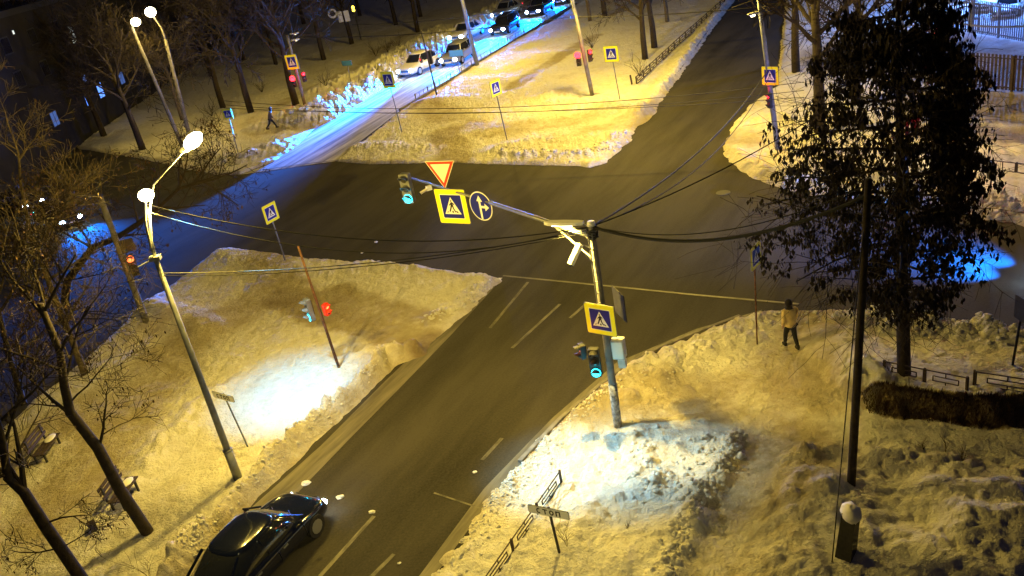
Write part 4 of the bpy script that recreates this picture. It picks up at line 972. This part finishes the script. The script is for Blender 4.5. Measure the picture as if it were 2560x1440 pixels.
for (px, py), k, lab in FT:
    g_ = ground_at(px, py)
    o = protos[k] if not used[k] else copy_tree(protos[k]); used[k] = True
    o.location = (g_.x, g_.y, 0); o.rotation_euler = (0, 0, rnd.uniform(0, 6.28)); s = rnd.uniform(.85, 1.1); o.scale = (s, s, s)
    o['label'] = lab; o['group'] = 'bare trees round the junction'
# shrubs on the far banks
def shrub(seed):
    rnd = random.Random(seed); root = thing('bare_shrub', 'x', 'shrub', (0, 0, 0)); mb = MB()
    for k in range(10): a = k * 2.4; grow(mb, Vector((0, 0, 0)), Vector((math.cos(a) * .6, math.sin(a) * .6, 1)), rnd.uniform(.9, 1.5), .02, 1, rnd, .5, None, .02, 3, .01)
    mb.build('stems', 'bark', root); return root
sp0 = shrub(4)
SH = [((815, 215), 'bare shrub under the snowbank left of the small pale blue plate'), ((530, 290), 'bare shrub at the foot of the pale lamp post'), ((655, 230), 'bare shrub on the dark slope above the person in the brown coat'), ((940, 140), 'tallest bare shrub in the row behind the snowbank'), ((970, 130), 'bare shrub behind the snowbank, second from the left of the row'), ((995, 122), 'bare shrub behind the snowbank, right end of the row'), ((1480, 120), 'bare shrub on the middle island left of the tree trunks'), ((1600, 190), 'bare shrub at the start of the long low railing')]
for i, ((px, py), lab) in enumerate(SH):
    g_ = ground_at(px, py); o = sp0 if i == 0 else copy_tree(sp0); o.location = (g_.x, g_.y, g_.z - .05); o.rotation_euler = (0, 0, i * 1.3); o['label'] = lab; o['group'] = 'bare shrubs in the snow'
def weed(label, px, py, h, seed):
    rnd = random.Random(seed); g_ = ground_at(px, py); mb = MB()
    for k in range(4): grow(mb, g_ - Vector((0, 0, .1)), Vector((rnd.uniform(-.3, .3), rnd.uniform(-.3, .3), 1)), h * rnd.uniform(.6, 1), .008, 1, rnd, .5, None, .02, 4, .004)
    tag(mb.build('dry_weed', 'bark_pale'), label, 'weed', 'dry weeds poking out of the snow')
for a in [('dry weed stem right of the grey СТОП sign at bottom centre', 1418, 1362, .7, 1), ('dry weed tuft in the snow hollow at bottom centre', 1570, 1320, .3, 2), ('dry weed tuft by the low black railing in front of the trunk', 2225, 930, .5, 3), ('tall dry weeds in the snow at right below the ledge', 2365, 1130, .5, 4), ('dry weeds left of the taller tuft below the ledge', 2310, 1125, .35, 5), ('dry weeds right of the taller tuft below the ledge', 2405, 1150, .45, 6), ('tall single stem at the bottom left in front of the leaning trunk', 372, 1440, 1.2, 7)]: weed(*a)

# ================================================================== cars
def build_car(root, paint, lights=True, L=4.4, Wd=1.78, H=1.47, kind='sedan', tail=True):
    """x forward; wheels touch z=0"""
    hw = Wd / 2
    if kind == 'suv': roof0, roof1, cowl, rear = .62, -1.75, .95, -2.05
    elif kind == 'hatch': roof0, roof1, cowl, rear = .42, -1.15, 1.0, -1.95
    else: roof0, roof1, cowl, rear = .45, -.95, .95, -1.55
    X = [-L / 2, -L / 2 + .12, -1.85, -1.38, -1.0, -.3, .4, .95, 1.35, 1.75, L / 2 - .12, L / 2]
    belt = H * .64
    def top(x):
        if x > .95: return belt - .02 - .20 * ((x - .95) / (L / 2 - .95)) ** 1.6
        if x < -1.85: return belt - .03
        return belt
    vs = []; fs = []
    for x in X:
        e = 1 - .20 * max(0, (abs(x) - 1.5) / (L / 2 - 1.5)) ** 2 * 1.0
        w_ = hw * e; zt = top(x); zb = .2 if abs(x) < L / 2 - .05 else .3
        if abs(x) >= L / 2 - .01: zt -= .16
        ring = [(x, -w_ * .86, zb), (x, -w_, zb + .12), (x, -w_ * 1.0, zt - .22), (x, -w_ * .94, zt - .03), (x, -w_ * .6, zt + .015), (x, 0, zt + .03), (x, w_ * .6, zt + .015), (x, w_ * .94, zt - .03), (x, w_, zt - .22), (x, w_, zb + .12), (x, w_ * .86, zb)]
        vs += ring
    n = 11
    for i in range(len(X) - 1):
        for k in range(n): fs.append((i * n + k, i * n + (k + 1) % n, (i + 1) * n + (k + 1) % n, (i + 1) * n + k))
    fs += [tuple(range(n - 1, -1, -1)), tuple((len(X) - 1) * n + k for k in range(n))]
    fs = [tuple(reversed(f)) for f in fs]
    mb = MB(); mb.add(vs, fs); o = mb.build('body', paint, root, smooth=True); md = o.modifiers.new('s', 'SUBSURF'); md.levels = 1; md.render_levels = 1
    # greenhouse
    zb, zt = belt - .03, H; wb, wt = hw * .92, hw * .70
    c = [(cowl + .12, wb * .86, zb), (cowl - .05, wb, zb), (rear + .2, wb, zb), (rear - .05, wb * .85, zb)]
    t = [(roof0, wt * .95, zt - .035), (roof0 - .12, wt, zt - .03), (roof1 + .12, wt, zt - .03), (roof1, wt * .95, zt - .04)]
    def ring(x0, x1, hw_, z, n=28, p=3.2):
        cx, hx = (x0 + x1) / 2, abs(x0 - x1) / 2; out = []
        for k in range(n):
            a = 2 * math.pi * k / n; ca, sa = math.cos(a), math.sin(a)
            out.append((cx + hx * math.copysign(abs(ca) ** (2 / p), ca), hw_ * math.copysign(abs(sa) ** (2 / p), sa), z))
        return out
    n_ = 28; rg = [ring(cowl + .14, rear - .05, wb, zb), ring(cowl * .68 + roof0 * .32 + .1, rear * .75 + roof1 * .25, wb * .97, zb + (zt - zb) * .35), ring(roof0 * .72 + cowl * .28 + .02, roof1 * .7 + rear * .3, wt * .7 + wb * .3, zb + (zt - zb) * .75), ring(roof0, roof1, wt, zt - .035)]
    def loft(rg, cap):
        fs = [(i * n_ + k, i * n_ + (k + 1) % n_, (i + 1) * n_ + (k + 1) % n_, (i + 1) * n_ + k) for i in range(len(rg) - 1) for k in range(n_)]
        if cap: fs.append(tuple((len(rg) - 1) * n_ + k for k in range(n_)))
        return [v for q in rg for v in q], fs
    mb = MB(); mb.add(*loft(rg, True)); mb.build('windows', 'glass', root, smooth=True)
    rr_ = [ring(roof0 + .05, roof1 - .05, wt * 1.03, zt - .05), ring(roof0 + .02, roof1 - .02, wt * 1.01, zt - .015), ring(roof0 - .12, roof1 + .12, wt * .85, zt + .015), ring(roof0 - .4, roof1 + .4, wt * .5, zt + .035)]
    mb = MB(); mb.add(*loft(rr_, True)); mb.build('roof', paint, root, smooth=True)
    if kind == 'suv':
        mb = MB()
        for sy in (1, -1): mb.tube([(roof0 - .1, sy * wt * .93, zt + .03), (roof0 - .2, sy * wt * .93, zt + .06), (roof1 + .2, sy * wt * .93, zt + .06), (roof1 + .1, sy * wt * .93, zt + .03)], .018, 5)
        mb.v and mb.build('roof_rail', 'steel', root)
    for sy in (1, -1):
        mb = MB(); mb.tube([(c[0][0] - .02, sy * (c[0][1] + .035), zb), (t[0][0], sy * (t[0][1] + .012), zt - .03)], .03, 5); mb.build('window_pillar', paint, root)
        mb = MB(); mb.tube([(c[3][0] + .02, sy * (c[3][1] + .03), zb), (t[3][0], sy * (t[3][1] + .012), zt - .03)], .04, 5); mb.build('window_pillar', paint, root)
        xm = (roof0 + roof1) / 2; mb = MB(); mb.tube([(xm - .02, sy * (wb + .012), zb), (xm - .1, sy * (wt + .012), zt - .03)], .03, 5)
        mb.build('window_pillar', paint, root)
    if kind == 'hatch' and L < 4.35:
        for sy in (1, -1):
            for xs in (.95, -.12, -1.15):
                mb = MB(); mb.tube([(xs, sy * (hw + .0), .34), (xs - .03, sy * (hw + .0), belt - .16)], .007, 4); mb.build('door_seam', 'black', root)
            for xs in (.1, -.95): mb = MB(); mb.box((xs, sy * (hw + .015), belt - .2), (.17, .03, .03)); mb.build('door_handle', 'steel', root)
        for y_ in (.35, -.25): mb = MB(); mb.tube([(cowl + .12, y_, belt + .02), (cowl - .22, y_ - .45, belt + .17)], .009, 4); mb.build('wiper', 'black', root)
    for sx in (1.32, -1.32):
        for sy in (1, -1):
            y = sy * (hw - .09)
            mb = MB(); mb.tube([(sx, y - .1 * sy, .32), (sx, y + .1 * sy, .32)], .32, 18); wl = mb.build('wheel', 'rubber', root, smooth=False)
            mb = MB(); mb.tube([(sx, y + .085 * sy, .32), (sx, y + .108 * sy, .32)], [.2, .21], 12); mb.build('rim', 'rim', wl)
    for sy in (1, -1):
        mb = MB(); mb.ball((L / 2 - .10, sy * hw * .66, top(L / 2) - .18), (.15, .19 if L != 4.3 else .15, .13 if L != 4.3 else .07), 10, 6); mb.build('headlight', 'head' if lights else 'glass', root, smooth=True)
        mb = MB(); mb.ball((-L / 2 + .07, sy * hw * .68, belt - .17), (.07, .15, .08), 10, 6); mb.build('tail_light', 'tail' if tail else 'red', root, smooth=True)
        mb = MB(); mb.ball((cowl - .22, sy * (hw + .08), belt + .06), (.07, .1, .06), 8, 6); mb.build('mirror', paint, root, smooth=True)
    mb = MB(); mb.box((L / 2 - .0, 0, .52), (.03, .8, .16)); mb.build('grille', 'black', root)
    mb = MB(); mb.box((L / 2 + .015, 0, .38), (.02, .52, .11)); mb.build('number_plate', 'white', root)
M['p_white'] = mat('white_car_paint', (.62, .62, .60), .3, coat=.5)
M['p_silver'] = mat('silver_car_paint', (.38, .39, .40), .3, .5, coat=.5)
M['p_dark'] = mat('dark_car_paint', (.035, .04, .06), .25, .3, coat=.6)
M['p_black'] = mat('black_car_paint', (.006, .009, .028), .16, .2, coat=.9)  # blue cast in the base colour stands in for blue light on the body
def place_car(label, c, f, paint, kind='sedan', lights=True, beam=0, name='car', group=None, sc=1.0, far=9, **kw):
    """c = centre of the footprint in the photo, f = a point it faces"""
    C_ = at(c[0], c[1], 0); F_ = at(f[0], f[1], 0); yaw = math.atan2(F_.y - C_.y, F_.x - C_.x)
    root = thing(name, label, 'car', (C_.x, C_.y, 0), yaw, group)
    root.scale = (sc, sc, sc)
    build_car(root, paint, lights, kind=kind, **kw)
    if beam:
        d = Vector((math.cos(yaw), math.sin(yaw), 0)); s = Vector((-d.y, d.x, 0)); L = kw.get('L', 4.4) * sc
        for sy in (1, -1):
            p = C_ + d * (L / 2 + .14) + s * sy * .58 + Vector((0, 0, .68))
            light('SPOT', 'headlight_beam', p, beam, COOL, root, p + d * far - Vector((0, 0, .75)), .05, 75 if far < 10 else 44, 1)
    return root
q = 'queue of cars waiting on the snowy road'
place_car('white car at the head of the queue on the left lane', (1052, 178), (960, 222), 'p_white', 'hatch', beam=480000, far=20, sc=1.25, group=q)
place_car('silver car behind the pale blue plate, second in the queue at the kerb', (1148, 152), (1050, 215), 'p_silver', 'suv', beam=18000, sc=1.25, group=q)
place_car('white saloon third in the queue on the left lane behind the leading car', (1170, 95), (1090, 132), 'p_white', beam=10800, sc=1.25, group=q)
place_car('dark car with very bright headlights behind the silver car at the kerb', (1265, 78), (1180, 130), 'p_dark', 'suv', beam=22800, sc=1.25, group=q)
place_car('white car with a pale roof in the queue left of the dark one', (1270, 40), (1190, 75), 'p_silver', beam=6000, sc=1.25, group=q)
place_car('grey car with two round bright headlights near the top of the queue', (1352, 33), (1270, 80), 'p_dark', 'suv', beam=14400, sc=1.25, group=q)
place_car('last dark car of the queue at the top edge', (1415, 4), (1330, 50), 'p_dark', beam=6000, sc=1.25, group=q)
# near black car: rear left at bottom edge, nose towards the junction
root = place_car('glossy black car driving away up the near road at the bottom edge', (662, 1406), (794, 1263), 'p_black', 'hatch', lights=True, beam=15, tail=True, L=4.3, Wd=1.8, H=1.4)
place_car('dark car with blue-white headlights behind the bare trees at left', (150, 560), (330, 600), 'p_dark', 'suv', beam=2500)
place_car('second dark car with blue headlights behind the bare trees, farther left', (60, 520), (200, 548), 'p_dark', beam=600)
C_ = at(2640, 665, 0)
place_car('dark car entering from the right edge with blue headlight beams on the road', (2768, 730), (2603, 696), 'p_dark', beam=9000, far=9.5)
yk = 'cars parked in the lit yard'
place_car('pale car parked in the lit yard at the upper right, left one', (2468, 22), (2440, 60), 'p_white', 'suv', lights=False, group=yk)
place_car('pale car parked in the lit yard at the upper right corner', (2520, 36), (2490, 80), 'p_white', lights=False, group=yk)
place_car('dark car parked in the lit yard between the pale ones and the fence posts', (2410, 0), (2380, 40), 'p_dark', lights=False, group=yk)

# ================================================================== benches, bin, clods
def bench(label, c, f, L=1.6):
    C_ = ground_at(*c); F_ = at(f[0], f[1], 0); yaw = math.atan2(F_.y - C_.y, F_.x - C_.x)
    root = thing('park_bench', label, 'bench', (C_.x, C_.y, C_.z - .05), yaw)
    for k, y in enumerate((-.17, -.02, .13)): mb = MB(); mb.box((0, y, .45), (L, .12, .04)); mb.build('seat_slat', 'wood', root)
    for z in (.62, .78, .92): mb = MB(); mb.box((0, .24 + (z - .5) * .2, z), (L, .03, .11)); mb.build('back_slat', 'wood', root)
    for sx in (-L / 2 + .15, L / 2 - .15):
        mb = MB(); mb.box((sx, -.15, .21), (.06, .06, .44)); mb.box((sx, .2, .21), (.06, .06, .44)); mb.box((sx, .28, .68), (.06, .05, .55)); mb.box((sx, .02, .42), (.06, .45, .05)); mb.build('leg', 'dark', root)
    mb = MB(); mb.ball((L * .25, -.02, .49), (L * .22, .17, .05), 10, 6, .08); mb.build('snow', 'snowcap', root, smooth=True)
bench('dark slatted park bench at the left near the tree, farther from the road', (125, 1135), (165, 1090), 1.35)
bench('dark park bench partly covered with snow behind the leaning trunk', (318, 1250), (365, 1200), 1.25)
p = ground_at(236, 1325); r_ = thing('litter_bin', 'small square dark litter bin in the snow left of the leaning trunk', 'litter bin', (p.x, p.y, p.z - .05))
mb = MB(); mb.box((0, 0, .16), (.2, .2, .3), .6); mb.build('bin_body', 'dark', r_); mb = MB(); mb.box((0, 0, .32), (.23, .23, .03), .6); mb.build('rim', 'wood', r_)
for i, (px, py, s, lab) in enumerate([(850, 1243, .12, 'flat icy clod on the road right of the black car bonnet'), (930, 1280, .10, 'icy clod on the road beyond the dashed line end'), (765, 1207, .16, 'pale snow lump on the edge of the slush strip beside the black car'), (1187, 1180, .07, 'small snow clod in the middle of the near road'), (1323, 1137, .08, 'small white clod on the kerb by the near right snow'), (998, 1408, .05, 'tiny ice clod near the bottom edge of the road'), (905, 632, .07, 'small snow clod on the cross road above the near left island'), (940, 605, .09, 'pale clod on the cross road left of the thin leaning pole top')]):
    mb = MB(); p = at(px, py, .02); mb.ball(p, (s, s * .7, s * .45), 9, 6, .25, i); tag(mb.build('snow_clod', 'snowcap'), lab, 'snow clod', 'clods of snow on the road')
# drain covers, round hatch
mb = MB(); p = at(1808, 482, .006); mb.tube([p, p + Vector((0, 0, .012))], .35, 20); tag(mb.build('manhole_cover', 'dark'), 'round dark manhole cover on the road near the big dark tree', 'manhole')
# chunky ice blocks in the rough pile right of the СТОП sign
rn = random.Random(9)
def chunks(name, label, line, n, s0, s1, spread, seed):
    rn = random.Random(seed); mb = MB(); P = [at(x, y, .1) for x, y in line]
    Q = []
    for i in range(n):
        t = rn.uniform(0, len(P) - 1.001); k = int(t); p = P[k].lerp(P[k + 1], t - k) + Vector((rn.gauss(0, spread), rn.gauss(0, spread), 0)); Q.append((p.x, p.y))
    Z = terrain(np.array([q[0] for q in Q]), np.array([q[1] for q in Q]))[0]
    for i, ((x, y), z) in enumerate(zip(Q, Z.tolist())):
        s = rn.uniform(s0, s1) * (1 if rn.random() < .85 else 1.5)
        if z < .02: continue
        mb.ball((x, y, z + s * .05), (s, s * rn.uniform(.5, 1.2), s * rn.uniform(.4, 1.0)), 7, 5, .28, i)
    o = mb.build(name, 'snow', smooth=True); tag(o, label, kind='stuff'); return o
chunks('snow_rubble', 'rough ploughed snow rubble beside the near right kerb', [(1120, 1440), (1240, 1260), (1330, 1140), (1430, 1030), (1510, 985)], 520, .012, .055, .3, 1)
chunks('snow_rubble', 'broken snow and ice rubble in the pile right of the white lit patch', [(1590, 1080), (1620, 1180), (1650, 1240), (1760, 1130), (1830, 1110)], 130, .03, .09, .35, 2)
chunks('snow_rubble', 'dirty snow rubble along the trodden path edge at bottom centre right', [(1845, 1105), (1800, 1190), (1750, 1260), (1700, 1350), (1660, 1450)], 260, .03, .09, .16, 3)
chunks('snow_rubble', 'ploughed snow rubble along the near left kerb', [(470, 1400), (540, 1315), (685, 1168), (840, 1025), (970, 898)], 420, .012, .05, .14, 4)
chunks('snow_rubble', 'snow rubble along the road at right by the railing', [(2100, 800), (2340, 828), (2560, 862)], 420, .03, .10, .35, 5)
chunks('snow_rubble', 'snow rubble on the sharp corner of the near left island', [(1080, 800), (1150, 765), (1235, 700)], 140, .03, .09, .25, 6)
chunks('snow_rubble', 'snow rubble on the long white bank beside the queue', [(740, 310), (860, 255), (960, 205), (1100, 118), (1250, 36)], 600, .06, .25, 1.1, 7)
chunks('snow_rubble', 'snow rubble on the pile at the front edge of the middle island', [(1240, 380), (1400, 392), (1500, 380), (1560, 345)], 220, .05, .13, .4, 8)
chunks('snow_rubble', 'snow rubble on the grey bank beyond the road at right', [(2330, 500), (2400, 508), (2470, 520), (2590, 542)], 300, .05, .14, .5, 9)
chunks('snow_rubble', 'small footprints and crumbs of snow on the corner near the person in yellow', [(1560, 960), (1700, 890), (1880, 800), (2060, 800)], 200, .02, .06, .45, 10)

rn = random.Random(77); mb = MB(); LW = LEDGEW
rs_ = np.random.RandomState(5); gx = rs_.uniform(LW[0][0] + .5, LW[-1][0] - .2, 5200); gy = np.interp(gx, [p[0] for p in LW], [p[1] for p in LW]) + rs_.uniform(-.05, .66, 5200)
gz = terrain(gx, gy)[0]
for x, y, z in zip(gx.tolist(), gy.tolist(), gz.tolist()):
    hgt = rn.uniform(.05, .19); dx_, dy_ = rn.uniform(-.07, .07), rn.uniform(-.14, .03); w_ = rn.uniform(.006, .016)
    mb.add([(x - w_, y, z - .03), (x + w_, y, z - .03), (x + dx_, y + dy_, z + hgt)], [(0, 1, 2)])
M['dry_grass'] = mat('dry_grass', (.12, .08, .045), .9, noise=.5, nscale=5)
tag(mb.build('dry_grass', 'dry_grass'), 'dry brown grass on the steep bank below the low black railing', kind='stuff')
# ================================================================== people
def skin_obj(name, joints, edges, m, parent, sub=1):
    """joints: list of (co, radius); edges list; grown with a Skin modifier"""
    me = bpy.data.meshes.new(name); me.from_pydata([j[0] for j in joints], edges, []); me.update()
    o = bpy.data.objects.new(name, me); COL.objects.link(o); o.parent = parent
    o.modifiers.new('skin', 'SKIN')
    if not me.skin_vertices:
        bm = bmesh.new(); bm.from_mesh(me); bm.verts.layers.skin.verify(); bm.to_mesh(me); bm.free()
    for i, j in enumerate(joints):
        r = j[1]; me.skin_vertices[0].data[i].radius = (r, r) if not hasattr(r, '__len__') else r
    me.skin_vertices[0].data[0].use_root = True
    md = o.modifiers.new('sub', 'SUBSURF'); md.levels = sub; md.render_levels = sub
    me.materials.append(M[m]); o.data.shade_smooth()
    return o
M['skin'] = mat('skin', (.42, .26, .19), .6)
M['coat_y'] = mat('pale_jacket', (.62, .47, .22), .85, noise=.2, nscale=6)
M['coat_b'] = mat('brown_coat', (.10, .07, .05), .9, noise=.25, nscale=6)
M['trousers'] = mat('dark_trousers', (.012, .012, .014), .9)
M['hair'] = mat('dark_hood', (.015, .012, .014), .9)
def person(label, px, py, facing, coat, stride=.3, hood=True, bend=0.0, side=1):
    g_ = ground_at(px, py); root = thing('person', label, 'person', (g_.x, g_.y, g_.z - .01), facing)
    # facing +x ; left +y
    b = bend; J = []; E_ = []
    def j(co, r): J.append((co, r)); return len(J) - 1
    pel = j((0, 0, .93), (.15, .12)); wa = j((.03 + b * .15, 0, 1.08), (.14, .11)); ch = j((.05 + b * .35, 0, 1.32), (.17, .12)); nk = j((.06 + b * .5, 0, 1.48), .06); hd = j((.09 + b * .55, 0, 1.60), (.085, .095)); ht = j((.09 + b * .55, 0, 1.70), (.07, .08))
    E_ += [(pel, wa), (wa, ch), (ch, nk), (nk, hd), (hd, ht)]
    for sy, st in ((1, stride), (-1, -stride)):
        hp = j((0, sy * .095, .86), .095); kn = j((st * .55 + .04, sy * .10, .48), .062); an = j((st * (1.0 if st > 0 else 1.25), sy * .10, .09 + (.06 if st < 0 else 0)), .042); to = j((st * (1.0 if st > 0 else 1.2) + .16, sy * .11, .035), .038)
        E_ += [(pel, hp), (hp, kn), (kn, an), (an, to)]
        sh = j((.05 + b * .38, sy * .19, 1.40), .065); el = j((-st * .35 + b * .3, sy * .24, 1.13), .048); wr = j((-st * .35 + .12 + b * .3, sy * .24, .90), .032); pa = j((-st * .35 + .14 + b * .3, sy * .24, .84), .036)
        E_ += [(ch, sh), (sh, el), (el, wr), (wr, pa)]
        for q in range(4):
            f1 = j((-st * .35 + .165 + b * .3 - q * .022, sy * .245, .78), .010); f2 = j((-st * .35 + .165 + b * .3 - q * .02, sy * .232, .745 + .006 * q), .008); E_ += [(pa, f1), (f1, f2)]
        t1 = j((-st * .35 + .18 + b * .3, sy * .225, .815), .011); E_.append((pa, t1))
    body = skin_obj('body', J, E_, 'skin', root, 2)
    # legs clothing, coat, hood and shoes as children
    K = []; F_ = []
    def k(co, r): K.append((co, r)); return len(K) - 1
    p0 = k((0, 0, .95), (.165, .14))
    for sy, st in ((1, stride), (-1, -stride)):
        a = k((0, sy * .095, .84), .112); c = k((st * .55 + .04, sy * .10, .48), .08); d = k((st * (1.0 if st > 0 else 1.25), sy * .10, .13 + (.06 if st < 0 else 0)), .062); F_ += [(p0, a), (a, c), (c, d)]
    skin_obj('trousers', K, F_, 'trousers', root, 2)
    K = []; F_ = []
    hem = k((-.0, 0, .74), (.24, .19)); w1 = k((.02, 0, .95), (.22, .18)); w2 = k((.03 + b * .15, 0, 1.12), (.20, .165)); c1 = k((.05 + b * .35, 0, 1.33), (.215, .165)); n1 = k((.06 + b * .5, 0, 1.46), (.11, .10)); F_ += [(hem, w1), (w1, w2), (w2, c1), (c1, n1)]
    for sy, st in ((1, stride), (-1, -stride)):
        sh = k((.05 + b * .38, sy * .2, 1.39), .09); el = k((-st * .35 + b * .3, sy * .25, 1.13), .072); wr = k((-st * .35 + .11 + b * .3, sy * .245, .91), .055); F_ += [(c1, sh), (sh, el), (el, wr)]
    skin_obj('coat', K, F_, coat, root, 2)
    for sy, st in ((1, stride), (-1, -stride)):
        x = st * (1.0 if st > 0 else 1.25); z = .0 if st > 0 else .06
        mb = MB(); mb.ball((x + .05, sy * .105, .055 + z), (.15, .06, .06), 10, 6); mb.ball((x - .02, sy * .105, .12 + z), (.07, .06, .09), 8, 6); mb.build('boot', 'trousers', root, smooth=True)
    hx = .09 + b * .55; mb = MB(); mb.ball((hx - .025, 0, 1.655), (.125, .118, .145), 14, 10); mb.tube([(hx - .03, 0, 1.55), (hx - .04, 0, 1.46)], [.11, .13], 12); mb.build('hood', 'hair', root, smooth=True)
    mb = MB(); mb.ball((hx + .075, 0, 1.645), (.045, .06, .08), 10, 8); mb.tube([(hx + .115, 0, 1.66), (hx + .13, 0, 1.635)], [.008, .014], 6); mb.build('face', 'skin', root, smooth=True)
    return root
person('person in a yellowish jacket and dark hood walking away up the trodden path', 1978, 870, R(95), 'coat_y', .22)
person('person in a brown coat bent forward, walking on the far snowy path', 682, 322, R(5), 'coat_b', .34, bend=.3)

# ================================================================== buildings and yard
a_ = at(137, 300, 3.2); b_ = at(310, 198, 3.2); dv = Vector((b_.x - a_.x, b_.y - a_.y, 0)); yaw = math.atan2(dv.y, dv.x)
bl = thing('apartment_building', 'dark apartment block at far left with a few blue lit windows', 'building', (a_.x, a_.y, 0), yaw)
mb = MB(); mb.box((25, 6.0, 6), (110, 12, 13)); mb.build('wall', mat('dark_render', (.018, .016, .017), .9, noise=.3, nscale=1), bl)
mb = MB(); mb.box((25, 6.0, 12.7), (111, 13, .5)); mb.build('roof', 'dark', bl)
inv = root_matrix(bl).inverted()
def facade(px, py):
    # intersection of the pixel ray with the facade plane (local y=0)
    v = RGT * ((px - 1280) / FPX) + UPV * ((720 - py) / FPX) + FWD
    o_, d_ = inv @ CAM, inv.to_3x3() @ v; t = -o_.y / d_.y; return o_ + d_ * t
for px, py, wd, h, m_ in ((218, 245, 1.3, 1.3, 'winblue'), (250, 226, 1.3, 1.4, 'winblue'), (303, 195, 1.3, 1.2, None), (136, 297, 1.3, 1.2, None), (180, 88, .9, 1.6, 'winwhite'), (207, 194, 1.0, .8, None), (32, 81, .3, .3, 'winwhite')):
    p = facade(px, py); f = MB(); f.box((p.x, -.02, p.z), (wd + .12, .05, h + .12)); fo = f.build('window', 'dark', bl)
    if m_ is None: m_ = 'windim'; M.setdefault('windim', glow('faintly_lit_window', (.10, .2, .6), .22))
    for s_ in (-1, 1): f = MB(); f.box((p.x + s_ * wd * .26, -.05, p.z), (wd * .42, .02, h)); f.build('pane', m_, fo)
M.setdefault('pane_dark', mat('dark_pane', (.02, .02, .03), .15))
for i in range(14):
    for zf in (1.9, 4.7, 7.5, 10.3):
        x = -24 + i * 5.2
        if any(abs(facade(a, b).x - x) < 2.2 and abs(facade(a, b).z - zf) < 1.6 for a, b in ((218, 245), (250, 226), (303, 195), (136, 297), (180, 88), (207, 194))): continue
        f = MB(); f.box((x, -.02, zf), (1.5, .05, 1.4)); fo = f.build('window', 'dark', bl); f = MB(); f.box((x, -.05, zf), (1.3, .02, 1.2)); f.build('pane', 'pane_dark', fo)
# yard at upper right: lit by a cold floodlight on a mast
yb = at(2575, 112, 0)
t = thing('yard_light', 'tall mast with a cold blue floodlight in the yard beyond the upper right corner', 'street lamp', yb)
mb = MB(); mb.tube([yb, yb + Vector((0, 0, 7))], .1, 8); mb.build('pole', 'steel', t, world=True)
mb = MB(); mb.box(yb + Vector((-.3, 0, 7)), (.6, .3, .2)); mb.build('lamp_housing', 'dark', t, world=True)
mb = MB(); mb.box(yb + Vector((-.3, 0, 6.88)), (.5, .25, .03)); mb.build('lamp_lens', 'head', t, world=True)
light('POINT', 'yard_light', yb + Vector((-.3, 0, 6.4)), 1500, (.06, .2, 1), t, size=.2)
y2 = at(2540, 30, 0); light('POINT', 'yard_light', y2 + Vector((0, 1.5, 5.5)), 6500, (.10, .30, 1), t, size=.2)
# kiosk with a lit window in the yard
kb = at(2545, -5, 0); k_ = thing('kiosk', 'small brightly lit blue-white kiosk at the upper right corner', 'kiosk', (kb.x, kb.y + 2, 0), R(-10))
mb = MB(); mb.box((0, 0, 1.4), (4, 2.6, 2.8)); mb.build('wall', 'grey_sheet', k_); mb = MB(); mb.box((0, 0, 2.9), (4.4, 3, .2)); mb.build('roof', 'dark', k_)
for x in (-1.2, .2, 1.4): mb = MB(); mb.box((x, -1.33, 1.5), (1.0, .05, 1.5)); mb.build('window', 'head', k_)
mb = MB(); mb.box((0, 0, 0), (.01, .01, .01))
# wooden steps by the yard fence
sb = at(2375, 75, 0); s_ = thing('wooden_steps', 'small dark wooden platform with sloping handrails in front of the yard fence', 'steps', (sb.x, sb.y - 1.6, 0))
mb = MB()
for i in range(5): mb.box((-.8 - .3 * i, 0, .9 - .18 * i), (.3, 1.1, .06))
mb.build('treads', 'wood', s_); mb = MB(); mb.box((.2, 0, .95), (1.4, 1.2, .08)); mb.build('platform', 'wood', s_)
for y in (-.55, .55):
    mb = MB(); mb.tube([(-2.2, y, 1.0), (-.6, y, 1.95), (.9, y, 1.95)], .04, 6)
    for x in (-2.1, -.6, .2, .9): mb.tube([(x, y, 0), (x, y, 1.9 if x > -1 else 1.0)], .035, 5)
    mb.build('handrail', 'wood', s_)
print('done')
